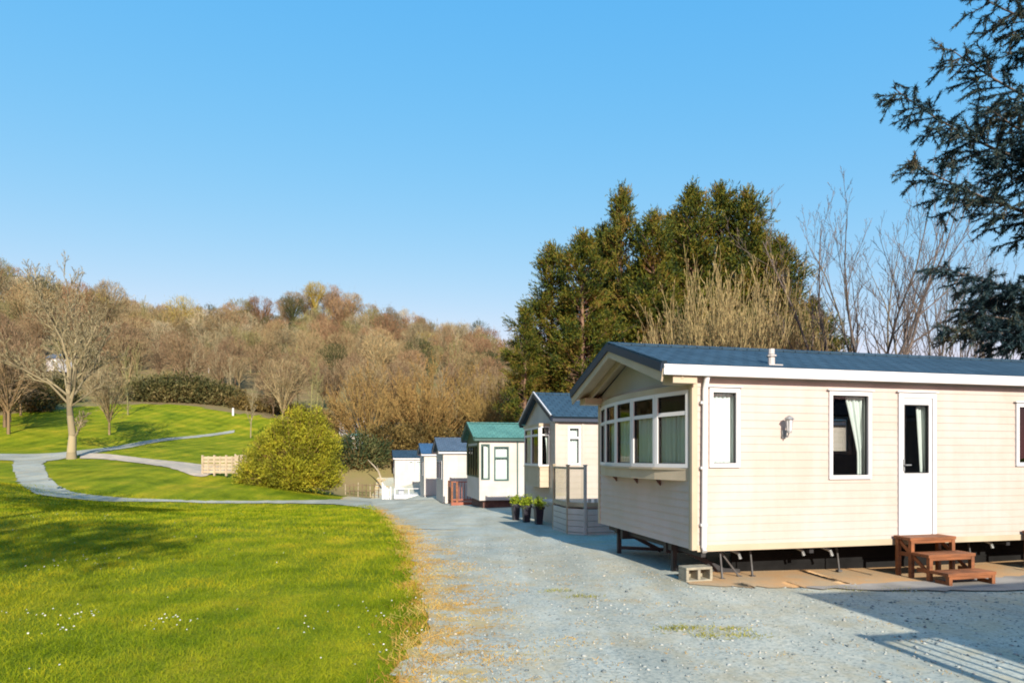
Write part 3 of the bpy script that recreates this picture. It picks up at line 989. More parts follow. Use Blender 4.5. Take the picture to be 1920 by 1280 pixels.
    for (s, t) in ((.02, 2.62), (.02, .72)):
        mb = MB()
        mb.box(s - .06, s + .06, t - .05, t + .05, .30, .40)
        mb.beam((s, t, .32), (s, t, -.09), .06, .06); mb.beam((s + .05, t - .02, .34), (s + .62, t - .25, .03), .05, .06)
        mb.beam((s, t, .06), (s + .8, t - .3, .04), .045, .05); mb.box(s - .09, s + .09, t - .09, t + .09, -.10, -.07)
        mb.build('support_leg', M['dark'], root)
    for (s, t, sl) in ((.34, .12, .0), (.36, .22, .28), (.82, .2, 0), (2.2, .3, 0), (4.4, .3, 0), (5.8, .3, .2)):
        mb = MB(); mb.beam((s, t, .40), (s + sl, t - .06, 0.02), .02, .02); mb.box(s + sl - .03, s + sl + .03, t - .09, t - .03, .005, .03)
        mb.build('support_leg', M['rusty'], root)
    for (s, z) in ((.62, .32), (1.55, .33), (1.98, .31), (4.62, .33)):
        mb = MB(); mb.tube([(s - .12, .2, z + .06), (s, .14, z), (s + .02, .13, z - .07)], .022, 8); mb.build('drain_pipe', M['galv'], root)
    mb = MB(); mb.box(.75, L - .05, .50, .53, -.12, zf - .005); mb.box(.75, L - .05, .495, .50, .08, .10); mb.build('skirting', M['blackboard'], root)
    return root


near_caravan()


def hollow_block():
    t = thing('concrete_block', 'hollow concrete block on the gravel beneath the corner of the cream caravan', 'concrete block', loc1(-.04, -.06, H(*loc1(-.04, -.06)[:2]) + .02), PHI + .05)
    mb = MB()
    Lb, D, Hh, e = .36, .19, .185, .032
    mb.box(-Lb / 2, Lb / 2, 0, D, 0, e); mb.box(-Lb / 2, Lb / 2, 0, D, Hh - e, Hh)
    for x in (-Lb / 2, -.02, Lb / 2 - e): mb.box(x, x + e + .005, 0.001, D - .001, e, Hh - e)
    mb.box(-Lb / 2 + e, Lb / 2 - e, D - .02, D - .003, e, Hh - e)
    mb.build('block', M['block'], t, bevel=.006)


hollow_block()


def wooden_steps(name_label, s, wdt):
    z0 = min(H(*loc1(s + a, b)[:2]) for a in (0, wdt) for b in (-.08, -.8)) + .012
    t = thing('wooden_steps', name_label, 'steps', loc1(s, -.02, z0), PHI)
    tiers = [(-.01, -.29, .55), (-.30, -.56, .37), (-.57, -.83, .185)]
    for i, (ta, tb, zt) in enumerate(tiers):
        mb = MB()
        nb = 2
        for k in range(nb):
            y0 = tb + (ta - tb) * k / nb
            mb.box(-.015, wdt + .015, y0 + .004, y0 + (ta - tb) / nb - .004, zt - .04, zt)
        mb.build('tread', M['wood'], t, bevel=.004)
        for x in (.0, wdt - .05):
            mb = MB()
            mb.box(x, x + .05, tb + .006, tb + .056, 0, zt - .041)
            mb.build('leg', M['wood'], t, bevel=.003)
            if i == 0:
                mb = MB(); mb.box(x, x + .05, ta - .07, ta - .02, 0, zt - .041); mb.build('leg', M['wood'], t, bevel=.003)
        mb = MB(); mb.box(.051, wdt - .051, tb + .012, tb + .034, zt - .075, zt - .042); mb.build('front_rail', M['wood'], t)
    for x in (.003, wdt - .047):
        for (y0, y1, z) in ((-.285, -.025, .30), (-.555, -.30, .13), (-.825, -.565, .03)):
            mb = MB(); mb.box(x + .012, x + .036, y0 + .052, y1 - .05, z, z + .05); mb.build('side_rail', M['wood'], t)
        mb = MB(); mb.beam((x + .024, -.50, .14), (x + .024, -.08, .48), .018, .045); mb.build('brace', M['wood'], t)
    return t


wooden_steps('brown wooden steps with three treads below the white door of the cream caravan', 2.82, .69)
wooden_steps('second flight of brown wooden steps at the right edge, almost cut off', 4.97, .7)


# ------------------------------------------------------------------ the other caravans of the row (heights are absolute, root at ground level)
def verge_gable(root, s0, Wd, so, te, zE, zR, tR, gm, trim):
    mb = MB()
    gable(mb, s0 - .006, 0, Wd, zE - .2, zE - .07, tR, zR - .06)
    mb.build('gable_panel', gm, root)
    mb = MB()
    for (ta, tb) in ((-te, tR), (Wd + te, tR)):
        mb.beam((so + .012, ta, zE - .07), (so + .012, tb, zR - .07), .024, .13)
    mb.build('bargeboard', trim, root)


def fascia(root, s0, so, L, Wd, te, zE, m):
    mb = MB()
    for y0, y1 in ((-te - .012, -te + .012), (Wd + te - .012, Wd + te + .012)):
        mb.box(so + .03, L + .2, y0, y1, zE - .13, zE - .052)
    mb.box(so + .03, L + .2, -te + .013, -.002, zE - .12, zE - .11)
    mb.build('fascia', m, root)


def ground_skirt(root, s0, L, Wd, zf, zb, m, inset=.03):
    mb = MB(); i = inset
    mb.box(s0 + i, L - i, i, i + .05, zb, zf - .004); mb.box(s0 + i, s0 + i + .05, i + .051, Wd - i, zb, zf - .004)
    mb.build('skirting', m, root)


def second_caravan():
    x, y = 1.11, 15.7
    root = caravan_root('pale pink-white static caravan with slate blue roof and glazed deck, behind the near cream one', x, y, 0, PHI)
    L, Wd, zf, ze, s0 = 10, 3.2, .30, 2.46, 0
    win = (.30, .64, 1.34, 2.32)
    fw, ew, bw, xw = shell(root, s0, L, Wd, zf, ze, M['pinkwhite'], [win, (2.2, 3.0, 1.3, 2.2)], [], [(Wd - 2.2, Wd - .57, .76, 2.36)], pitch=.15)
    window(root, fw, *win, fw=.05, transom=2.03, curtains=[('full', M['net'])])
    window(root, fw, 2.2, 3.0, 1.3, 2.2, curtains=[('full', M['net'])])
    # box bay
    b0, t0, t1 = -.27, .57, 2.2
    W1 = Wall((b0, t1), (0, -1), (-1, 0)); W2 = Wall((b0, t0), (1, 0), (0, -1)); W3 = Wall((0, t1), (-1, 0), (0, 1))
    mb = MB()
    siding(mb, W1, 0, t1 - t0, .76, 1.28, .15); siding(mb, W2, 0, .27, .76, 1.28, .15); siding(mb, W3, 0, .27, .76, 1.28, .15)
    mb.face([(b0, t0, .76), (b0, t1, .76), (0, t1, .76), (0, t0, .76)])
    mb.build('bay_apron', M['cream_trim'], root)
    mb = MB()
    mb.box(b0 - .03, 0, t0 - .03, t1 + .03, 1.281, 1.31); mb.build('bay_sill', M['cream_trim'], root)
    mb = MB(); mb.box(b0 - .03, 0, t0 - .03, t1 + .03, 2.345, 2.42); mb.build('bay_head', M['cream_trim'], root)
    window(root, W1, 0.04, (t1 - t0) / 2 - .002, 1.312, 2.343, .06, .02, 2.12)
    window(root, W1, (t1 - t0) / 2 + .002, t1 - t0 - .04, 1.312, 2.343, .06, .02, 2.12)
    window(root, W2, 0.02, .268, 1.312, 2.343, .035, .02, 2.12, curtains=[('right', M['curtain'], .5)])
    window(root, W3, 0.02, .268, 1.312, 2.343, .035, .02, 2.12)
    mb = MB()
    mb.box(-.03, .05, -.03, 0, zf, ze); mb.box(.68, .73, -.022, 0, zf, ze); mb.box(-.03, 0, Wd - .05, Wd + .02, zf, ze)
    mb.build('corner_trim', M['pinkwhite'], root)
    roof_slopes(root, -.16, L, -.12, Wd + .12, 2.56, 1.6, 3.30, M['roof_blue'], M['navy'])
    mb = MB()
    for (ta, tb) in ((-.12, 1.6), (Wd + .12, 1.6)): mb.beam((-.17, ta, 2.585), (-.17, tb, 3.33), .03, .035)
    mb.build('verge_strip', M['white'], root)
    verge_gable(root, s0, Wd, -.16, .12, 2.56, 3.30, 1.6, M['grey_clad'], M['navy'])
    fascia(root, s0, -.16, L, Wd, .12, 2.56, M['navy'])
    ground_skirt(root, s0, L, Wd, zf, -.35, M['pinkwhite'])
    return x, y


second_caravan()


def deck_two():
    x0, y0 = 1.11, 15.7
    t = thing('veranda_deck', 'grey boarded veranda with glass wind panels and pale posts beside the second caravan', 'veranda', (x0, y0, 0), PHI)

    def g(s, q):
        p = Vector((x0, y0, 0)) + PS * s + PT * q
        return H(p.x, p.y) + .02
    posts = [(-.40, -1.15), (-.40, -2.2), (-.12, -2.52), (1.2, -2.52), (2.6, -2.52), (4.2, -2.52)]
    mb = MB()
    for k in range(24):
        a = -2.5 + k * .1
        mb.box(-.38 if a > -2.2 else -.1, 5.0, a, a + .09, .46, .50)
    mb.build('deck_floor', M['grey_clad'], t)
    for (s, q) in posts:
        mb = MB(); mb.box(s - .03, s + .03, q - .03, q + .03, g(s, q) - .03, 1.36); mb.box(s - .04, s + .04, q - .04, q + .04, 1.361, 1.385)
        mb.build('post', M['palewood' if s < -.3 else 'white_wall'], t, bevel=.004)
    for (a, b) in ((0, 1), (1, 2)):
        p, q = posts[a], posts[b]
        mb = MB()
        for z in (1.31, .53): mb.beam((p[0], p[1], z), (q[0], q[1], z), .05, .05 if z > 1 else .09)
        fr = mb.build('panel_frame', M['palewood'], t)
        mb = MB(); mb.face([(p[0], p[1], .56), (q[0], q[1], .56), (q[0], q[1], 1.29), (p[0], p[1], 1.29)])
        mb.build('panel', M['frost'], fr)
    mb = MB()
    for (a, b) in ((2, 3), (3, 4), (4, 5)):
        p, q = posts[a], posts[b]
        mb.beam((p[0] + .03, p[1], .54), (q[0] - .03, q[1], .54), .04, .08)
    mb.build('rail', M['palewood'], t)
    mb = MB()
    s = -.06
    while s < 4.1:
        mb.box(s, s + .07, -2.535, -2.52, .581, .66); s += .14
    mb.build('picket_trim', M['white_wall'], t)
    mb = MB()
    for k in range(6):
        z = -.30 + k * .125
        mb.box(-.08, 5, -2.56, -2.535, z, z + .115)
        mb.beam((-.42, -1.2, z + .058), (-.42, -2.2, z + .058), .02, .115); mb.beam((-.41, -2.24, z + .058), (-.14, -2.54, z + .058), .02, .115)
    mb.build('skirt_boards', M['white_wall'], t)


M['frost'] = mat_glass('smoked_wind_panel', (0.74, 0.74, 0.70), 0.7)
deck_two()

POT_LBL = ['tall black planter with yellow-green shrub, farthest left of three by the second caravan',
           'black planter with bushy bright green shrub, middle one of three by the second caravan',
           'tall black planter with a sparse green shrub, nearest the veranda posts']


def leaf_cloud(rs, centers, size, n, aspect=2.2, spread=1.0, outward=None):
    """n leaf-shaped quads round each centre -> verts, faces"""
    c = np.repeat(np.asarray(centers, float), n, 0)
    N = len(c)
    off = rs.normal(0, 1, (N, 3)) * spread
    p = c + off
    d = rs.normal(0, 1, (N, 3))
    if outward is not None: d = d * .55 + np.repeat(outward, n, 0)
    d /= np.linalg.norm(d, axis=1)[:, None]
    r = rs.normal(0, 1, (N, 3))
    u = np.cross(d, r); u /= np.linalg.norm(u, axis=1)[:, None]
    L = size * rs.uniform(.6, 1.3, (N, 1))
    a, b = p - u * L / aspect * .5, p + u * L / aspect * .5
    V = np.stack([p - d * L * .5, b, p + d * L * .5, a], 1).reshape(-1, 3)
    return V, np.arange(4 * N).reshape(N, 4)


def pot_proto(i, x, y):
    z = H(x, y) + .02
    t = thing('planter', POT_LBL[i], 'planter', (x, y, z), .3, 'black planters by the veranda', (.78, .78, .8))
    mb = MB(); h = .56; a, b = .10, .14
    mb.hexa([(-a, -a, 0), (a, -a, 0), (a, a, 0), (-a, a, 0), (-b, -b, h), (b, -b, h), (b, b, h), (-b, b, h)])
    for (x0, x1, y0, y1) in ((-.16, .16, -.16, -.13), (-.16, .16, .13, .16), (-.16, -.13, -.129, .129), (.13, .16, -.129, .129)): mb.box(x0, x1, y0, y1, h - .06, h + .012)
    mb.build('pot', M['pot'], t, bevel=.006)
    rs = np.random.RandomState(20 + i)
    k = (130, 240, 150)[i]
    ce = rs.normal(0, 1, (k, 3)) * np.array([[.085, .085, .09]]) + np.array([[0, 0, h + .12]])
    V, Fc = leaf_cloud(rs, ce, .06, 5, 2.0, .03)
    link('shrub', np_mesh('shrub', V, Fc), M['bright_leaf'], t)


for i, (px_, d_) in enumerate(((967, 17.4), (987, 16.6), (1010, 15.9))):
    pot_proto(i, (px_ - CX) * d_ / F, d_)


K3 = 24.2 / 21.0


def green_caravan():
    x, y = -1.10 * K3, 21.0 * K3
    root = caravan_root('small white static caravan with green roof, green window frames and olive end', x, y, 0, PHI)
    kz = lambda z: 1.55 + (z - 1.55) * K3
    L, Wd, zf, ze, s0 = 9, 3.1, kz(.08), kz(2.10), 0
    w1, w2, w3 = (.58, 1.17, kz(.74), kz(1.90)), (.06, .41, kz(.78), kz(1.98)), (2.9, 3.9, kz(.74), kz(1.9))
    fw, ew, bw, xw = shell(root, s0, L, Wd, zf, ze, M['white_wall'], [w1, w2, w3], [], [(.3, Wd - .3, kz(.85), kz(1.95))], pitch=.5, lip=.004)
    gf = M['greenframe']
    window(root, fw, *w1, fw=.05, transom=kz(1.52), frame=gf, curtains=[('full', M['net'])])
    window(root, fw, *w3, fw=.05, transom=kz(1.52), frame=gf, curtains=[('full', M['net'])])
    wo = window(root, fw, *w2, fw=.04, frame=gf, curtains=[('span', M['curtain'], .3, .9)])
    mb = MB()   # arched head
    a0, a1 = w2[0] + .04, w2[1] - .04
    for k in range(8):
        t0, t1 = math.pi * k / 8, math.pi * (k + 1) / 8
        cx, rr = (a0 + a1) / 2, (a1 - a0) / 2
        p0, p1 = (cx - rr * math.cos(t0), w2[3] - .16 + .12 * math.sin(t0)), (cx - rr * math.cos(t1), w2[3] - .16 + .12 * math.sin(t1))
        mb.face([fw.p(p0[0], .012, p0[1]), fw.p(p1[0], .012, p1[1]), fw.p(p1[0], .012, w2[3] - .03), fw.p(p0[0], .012, w2[3] - .03)])
    mb.build('arched_head', gf, wo)
    for k in range(4):
        a = .3 + k * (Wd - .6) / 4
        window(root, ew, a + .004, a + (Wd - .6) / 4 - .004, kz(.85), kz(1.95), .05, .02, frame=M['oliveclad'])
    mb = MB()
    ew.box(mb, .0, .29, .013, .03, kz(.86), kz(2.05)); ew.box(mb, Wd - .29, Wd, .013, .03, kz(.86), kz(2.05))
    mb.build('end_cladding', M['oliveclad'], root)
    mb = MB(); mb.box(1.49, 1.535, -.06, -.01, zf, kz(2.08)); mb.build('downpipe', M['greenframe'], root)
    roof_slopes(root, -.24, L, -.14, Wd + .14, kz(2.20), 1.55, kz(2.76), M['roof_green'], gf)
    mb = MB()
    for (ta, tb) in ((-.14, 1.55), (Wd + .14, 1.55)): mb.beam((-.25, ta, kz(2.20) + .025), (-.25, tb, kz(2.76) + .03), .03, .035)
    mb.build('verge_strip', M['roof_green'], root)
    verge_gable(root, s0, Wd, -.24, .14, kz(2.2), kz(2.76), 1.55, M['oliveclad'], gf)
    fascia(root, s0, -.24, L, Wd, .14, kz(2.2), gf)
    ground_skirt(root, s0, L, Wd, zf - .0, -.8, M['brick'], .18)


green_caravan()


def simple_caravan(label, x, y, L, Wd, zf, ze, zR, roofm, wallm, so=-.2, skirt=None, wins=(), end_wins=(), group=None, rz=PHI, trim=None, inner=True):
    root = caravan_root(label, x, y, 0, rz, group)
    fw, ew, bw, xw = shell(root, 0, L, Wd, zf, ze, wallm, wins, [], end_wins, pitch=.15, inner=inner)
    for w_ in wins: window(root, fw, *w_, fw=.05, curtains=[('full', M['net'])])
    for w_ in end_wins: window(root, ew, *w_, fw=.05)
    roof_slopes(root, so, L + .2, -.12, Wd + .12, ze + .1, Wd / 2, zR, roofm, M['navy'])
    verge_gable(root, 0, Wd, so, .12, ze + .1, zR, Wd / 2, wallm, trim or M['white'])
    fascia(root, 0, so, L, Wd, .12, ze + .1, trim or M['white'])
    if skirt is not None: ground_skirt(root, 0, L, Wd, zf, skirt, wallm)
    return root


simple_caravan('white static caravan with slate purple roof and plain white wall behind the red-brown railing', -3.42, 31.00, 9, 3.2, -.75, 1.74, 2.53, M['roof_purple'], M['white_wall'],
               -.25, -1.5, [(3.2, 4.0, .5, 1.4)], [(.5, 1.4, .4, 1.35), (1.8, 2.7, .4, 1.35)])
simple_caravan('white static caravan with bright blue roof, half hidden between two others', -5.28, 37.50, 9, 3.2, -.75, 1.65, 2.36, M['roof_bright'], M['white_wall'],
               -.18, -1.8, [(2.6, 3.4, .4, 1.3)], [(1.6, 2.5, .4, 1.3)])
simple_caravan('low white static caravan with dark slate roof and two narrow windows, last in the row', -8.38, 44.60, 8, 3.2, -.75, 1.40, 2.02, M['roof_blue'], M['white_wall'],
               -.12, -2.0, [(.98, 1.32, .32, 1.24), (1.50, 1.86, .3, 1.25)], [(1.0, 2.0, .3, 1.2)])


def red_deck():
    x, y = (846 - CX) * 28.0 / F, 28.0
    z = H(x, y) + .02
    t = thing('wooden_railing', 'red-brown timber deck railing with slim balusters between the green roofed and slate roofed caravans', 'railing', (x, y, z), PHI)
    top = px3(0, 902, 28.0)[2] - z
    mb = MB(); mb.box(0, 1.6, .0, 1.2, top - 1.0, top - .94)
    mb.box(0, 1.6, -.02, .0, 0, top - .94); mb.build('deck_floor', M['redwood'], t)
    for (a, b) in ((0, 0), (.22, 0), (1.5, 0), (0, 1.15)):
        mb = MB(); mb.box(a, a + .085, b + .001, b + .086, 0, top); mb.build('post', M['wood' if a < .3 else 'redwood'], t)
    mb = MB(); mb.box(.086, 1.499, .02, .07, top - .05, top - .004); mb.box(.086, 1.499, .03, .07, top - .86, top - .80)
    mb.box(.02, .065, .09, 1.14, top - .05, top - .004); mb.build('rail', M['redwood'], t)
    for k in range(9):
        a = .34 + k * .13
        mb = MB(); mb.box(a, a + .03, .032, .062, top - .80, top - .051); mb.build('baluster', M['redwood'], t)
    mb = MB()
    mb.box(.002, .085, .09, 1.14, top - .9, top - .3); mb.build('side_board', M['wood'], t)


red_deck()


def white_deck():
    y = 41.0
    x = (739 - CX) * y / F
    z = H(x, y) + .02
    t = thing('white_step_deck', 'white boarded entrance deck in front of the last caravan of the row', 'deck', (x, y, z), PHI)
    mb = MB()
    mb.box(0, 1.9, 0, 1.6, .30, .36); mb.box(.02, 1.88, -.02, -.001, -.1, .30); mb.box(0, .02, .02, 1.58, 0, .299)
    mb.box(0, 1.2, -.3, -.021, .13, .17)
    mb.build('deck_floor', M['white'], t)
    for a in (.02, .92, 1.82):
        mb = MB(); mb.box(a, a + .06, .03, .09, .361, .75); mb.build('post', M['white'], t)
    mb = MB(); mb.box(.02, 1.89, .04, .08, .751, .79); mb.build('rail', M['white'], t)
    t2 = thing('storage_box', 'grey plastic storage box standing on the white deck of the last caravan', 'storage box', (x + .22, y + .35, z + .365), PHI)
    mb = MB(); mb.box(0, .36, .0, .4, 0, .42); mb.build('box', M['grey_box'], t2, bevel=.015)
    mb = MB(); mb.box(-.02, .38, -.02, .42, .421, .47); mb.build('lid', M['white'], t2, bevel=.01)
    y = 41.6; x = (716 - CX) * y / F; z = H(x, y) + .02
    t3 = thing('garden_gate', 'white picket gate with leaning boards at the far end of the gravel road', 'gate', (x, y, z), PHI + .15)
    mb = MB(); mb.box(0, .07, 0, .07, 0, 1.25); mb.build('post', M['white'], t3)
    mb = MB(); mb.box(.55, .62, 0, .07, 0, .95); mb.build('post', M['white'], t3)
    mb = MB()
    for k in range(4): mb.beam((.12 + k * .11, .03, .05), (.10 + k * .115, .03, 1.12 - k * .1), .08, .025)
    mb.box(.07, .55, .045, .065, .25, .32); mb.box(.07, .55, .045, .065, .72, .79)
    mb.build('boards', M['white'], t3)


white_deck()


def pale_fence():
    a = ground_at(380, 888, 20)
    p, q = Vector(a), Vector(((447 - CX) * (a[1] - .3) / F, a[1] - .3))
    u = (q - p)
    t = thing('timber_fence', 'pale new timber fence of three boarded bays left of the yellow-green bush', 'fence', (p.x, p.y, H(p.x, p.y)), math.atan2(u.y, u.x))
    n = 3; ln = u.length
    for k in range(n + 1):
        x = ln * k / n
        mb = MB(); mb.box(x - .045, x + .045, -.045, .045, -.1, .98); mb.build('post', M['palewood'], t)
    for k in range(n):
        mb = MB()
        for z in (.04, .22, .40, .58, .76):
            mb.box(ln * k / n + .046, ln * (k + 1) / n - .046, -.015, .015, z, z + .145)
        mb.box(ln * (k + .5) / n - .03, ln * (k + .5) / n + .03, -.04, -.016, .02, .93)
        mb.build('panel', M['palewood'], t)
    c = ground_at(455, 883, 20)
    t2 = thing('timber_gate_panel', 'short pale timber panel standing against the left side of the yellow-green bush', 'fence panel', (c[0] - .2, c[1], H(c[0], c[1])), .5)
    mb = MB(); mb.box(-.3, -.22, 0, .08, -.1, 1.12); mb.box(.32, .40, 0, .08, -.1, 1.12); mb.build('post', M['palewood'], t2)
    mb = MB()
    for z in (.1, .3, .5, .7, .9): mb.box(-.219, .319, .02, .05, z, z + .16)
    mb.build('panel', M['palewood'], t2)


pale_fence()


def rustic_fence():
    a, b = px3(648, 925, 43.0), px3(710, 927, 43.0)
    p, q = Vector(a[:2]), Vector(b[:2]); u = q - p
    t = thing('rustic_fence', 'low brown stake fence at the far end of the road beside the bush', 'fence', (p.x, p.y, H(p.x, p.y)), math.atan2(u.y, u.x))
    n = 9; ln = u.length
    rs = random.Random(4)
    for k in range(n):
        x = ln * k / (n - 1)
        mb = MB(); mb.tube([(x, 0, -.2), (x + rs.uniform(-.03, .03), 0, .75 + rs.uniform(-.08, .1))], .035, 6); mb.build('stake', M['palewood' if k % 3 == 0 else 'oldwood'], t)
    mb = MB()
    for z in (.25, .62): mb.beam((0, -.045, z), (ln, -.045, z + .02), .03, .06)
    mb.build('rail', M['oldwood'], t)


rustic_fence()

# distant things among the trees
for (px_, py_, d_, wpx, lab, rm) in ((636, 800, 62, 26, 'tiny white static caravan far off behind the top of the yellow-green bush', 'roof_purple'),
                                     (712, 816, 60, 26, 'distant white static caravan glimpsed between the willow stems', 'roof_bright'),
                                     (660, 845, 50, 46, 'distant static caravan with pale green-blue roof behind the yellow-green bush', 'roof_green')):
    x, y, _ = px3(px_, py_, d_)
    z = H(x, y) - .1
    L_ = wpx * d_ / F
    r = simple_caravan(lab, x, y, L_ + 1, 2.6, .4, 2.1, 2.5, M[rm], M['white_wall'], -.15, 0.0, [(.4, 1.2, 1.1, 1.8)], [(.6, 1.9, 1.1, 1.8)], 'distant caravans among the trees', PHI - .1, inner=False)
    r.location.z = z
    if rm == 'roof_green': r.scale = (.8, .8, .62)


def white_hut():
    x, y = ground_at(86, 700, 60, 110)
    t = thing('white_hut', 'small white gabled hut half hidden in the wood behind the bare tree on the left', 'hut', (x, y, H(x, y)), -.2)
    mb = MB(); mb.box(0, 1.9, 0, 2.4, .3, 2.1)
    gable(mb, -.001, 0, 2.4, 2.1, 2.11, 1.2, 2.8); mb.build('wall', M['white'], t)
    mb = MB(); mb.beam((-.1, -.15, 2.1), (-.1, 1.2, 2.95), .05, .06); mb.hexa([(-.15, -.2, 2.06), (2.0, -.2, 2.06), (2.0, 1.2, 2.86), (-.15, 1.2, 2.86), (-.15, -.2, 2.12), (2.0, -.2, 2.12), (2.0, 1.2, 2.92), (-.15, 1.2, 2.92)])
    mb.hexa([(-.15, 1.2, 2.86), (2.0, 1.2, 2.86), (2.0, 2.6, 2.06), (-.15, 2.6, 2.06), (-.15, 1.2, 2.92), (2.0, 1.2, 2.92), (2.0, 2.6, 2.12), (-.15, 2.6, 2.12)]); mb.build('roof', M['roof_purple'], t)
    mb = MB(); mb.box(.9, 1.5, -.02, -.002, 1.0, 1.7); mb.build('window', M['grey_box'], t)
    mb = MB(); mb.box(.05, 1.85, .05, 2.35, -.6, .299); mb.build('base', M['blackboard'], t)


white_hut()
HUT = ground_at(86, 700, 60, 110)
for (px_, py_, h_, lab) in ((392, 699, 1.5, 'slim white marker post among the woodland trees on the slope'), (437, 779, .75, 'short white marker post at the edge of the upper lawn')):
    x, y = ground_at(px_, py_, 40, 120)
    t = thing('marker_post', lab, 'post', (x, y, H(x, y)), 0)
    mb = MB(); mb.tube([(0, 0, -.2), (0, 0, h_)], .11, 8); mb.tube([(0, 0, h_ + .001), (0, 0, h_ + .06)], [.11, .03], 8); mb.build('shaft', M['white'], t)
    mb = MB(); mb.tube([(0, 0, h_ * .8), (0, 0, h_ * .88)], .118, 8); mb.build('band', M['grey_box'], t)


# neighbour on the right, outside the frame: it throws the shadow across the gravel
def neighbour():
    root = simple_caravan('static caravan beside the photographer whose shadow falls on the gravel', 5.50, -1.58, 10, 3.2, .42, 2.5, 3.15, M['roof_blue'], M['cream'], -.3, None, [(1.0, 2.0, 1.3, 2.3)], [(.6, 2.6, 1.2, 2.3)])
    ground_skirt(root, 0, 10, 3.2, .42, -.1, M['grey_clad'])
    t = thing('veranda', 'timber veranda with railings at the end of the caravan beside the photographer', 'veranda', (5.50, -1.58, 0), PHI)
    mb = MB()
    for k in range(9): mb.box(-.94 + k * .105, -.94 + k * .105 + .095, -.5, 3.94, .40, .44)
    mb.box(-.05, 1.2, 3.36, 3.94, .40, .44)
    mb.build('deck_floor', M['grey_clad'], t)
    mb = MB()
    for p, q in (((-.92, -.5), (-.92, 3.92)), ((-.92, 3.92), (1.2, 3.92))):
        mb.beam((*p, 1.55), (*q, 1.55), .09, .05); mb.beam((*p, .56), (*q, .56), .05, .05)
    mb.build('rail', M['grey_clad'], t)
    for p in ((-.92, -.5), (-.92, 1.0), (-.92, 2.5), (-.92, 3.92), (.2, 3.92), (1.2, 3.92)):
        mb = MB(); mb.box(p[0] - .045, p[0] + .045, p[1] - .045, p[1] + .045, -.02, 1.6); mb.build('post', M['grey_clad'], t)
    mb = MB()
    k = -.4
    while k < 3.85:
        mb.box(-.935, -.905, k, k + .03, .585, 1.525); k += .125
    k = -.8
    while k < 1.1:
        mb.box(k, k + .03, 3.905, 3.935, .585, 1.525); k += .125
    mb.build('balusters', M['grey_clad'], t)


neighbour()


# ------------------------------------------------------------------ vegetation kit
def seg_mesh(name, S, k=3):
    """S: rows p0(3) p1(3) r0 r1 -> open prisms (k=2: flat ribbons)"""
    S = np.asarray(S, float)
    p0, p1, r0, r1 = S[:, 0:3], S[:, 3:6], S[:, 6:7], S[:, 7:8]
    d = p1 - p0
    d /= np.maximum(np.linalg.norm(d, axis=1)[:, None], 1e-6)
    ref = np.where(np.abs(d[:, 2:3]) > .9, np.array([[1., 0, 0]]), np.array([[0., 0, 1.]]))
    s = np.cross(d, ref); s /= np.linalg.norm(s, axis=1)[:, None]
    t = np.cross(s, d)
    n = len(S)
    if k == 2:
        a = np.random.RandomState(n).uniform(0, math.pi, (n, 1))
        e = s * np.cos(a) + t * np.sin(a)
        V = np.stack([p0 - e * r0, p0 + e * r0, p1 + e * r1, p1 - e * r1], 1).reshape(-1, 3)
        return V, np.arange(4 * n).reshape(n, 4)
    ring0, ring1 = [], []
    for j in range(k):
        a = 2 * math.pi * j / k
        e = s * math.cos(a) + t * math.sin(a)
        ring0.append(p0 + e * r0); ring1.append(p1 + e * r1)
    V = np.stack(ring0 + ring1, 1).reshape(-1, 3)
    base = (np.arange(n) * 2 * k)[:, None, None]
    q = np.array([[j, (j + 1) % k, k + (j + 1) % k, k + j] for j in range(k)])[None]
    return V, (base + q).reshape(-1, 4)


def join(parts):
    V, Fc, o = [], [], 0
    for v, f in parts:
        V.append(v); Fc.append(f + o); o += len(v)
    return np.concatenate(V), np.concatenate(Fc)


def rot_towards(d, axis, ang):
    return Matrix.Rotation(ang, 3, axis) @ d


def branch(rs, p, d, L, r, lev, maxlev, out, nch=5, ang=(.45, .9), up=.12, wob=.16, ratio=(.45, .7), start=.25, nseg=4, tip=.25, rmin=.004):
    """limb with side limbs; out[lev] collects segments"""
    segs = nseg if lev < maxlev else 2
    p = Vector(p); d = Vector(d).normalized()
    pts = []
    r_end = max(r * tip, rmin)
    for i in range(segs):
        j = Vector((rs.gauss(0, 1), rs.gauss(0, 1), rs.gauss(0, 1))) * wob
        d = (d + j + Vector((0, 0, up))).normalized()
        q = p + d * (L / segs)
        ra, rb = r + (r_end - r) * i / segs, r + (r_end - r) * (i + 1) / segs
        out.setdefault(lev, []).append((*p, *q, ra, rb))
        pts.append((p.copy(), q.copy(), d.copy(), rb))
        p = q
    if lev >= maxlev: return
    n = nch[lev] if isinstance(nch, (list, tuple)) else nch
    az0 = rs.uniform(0, 6.28)
    for c in range(n):
        f = start + (1 - start) * (c + rs.uniform(.2, .9)) / n
        i = min(int(f * segs), segs - 1)
        a, b, dd, rb = pts[i]
        pos = a.lerp(b, f * segs - i)
        ax = dd.orthogonal().normalized()
        ax = rot_towards(ax, dd, az0 + c * 2.4 + rs.uniform(-.5, .5))
        nd = rot_towards(dd, ax, rs.uniform(*ang))
        branch(rs, pos, nd, L * rs.uniform(*ratio) * (1.15 - .55 * f), max(rb * .75, rmin), lev + 1, maxlev, out, nch, ang, up, wob, ratio, .15, nseg, tip, rmin)


def tree_parts(out, trunk_levels, ks=(7, 5, 4, 3, 2, 2)):
    tr = [seg_mesh('t', out[l], ks[l]) for l in out if l in trunk_levels]
    cr = [seg_mesh('c', out[l], ks[l]) for l in out if l not in trunk_levels]
    return join(tr), join(cr)


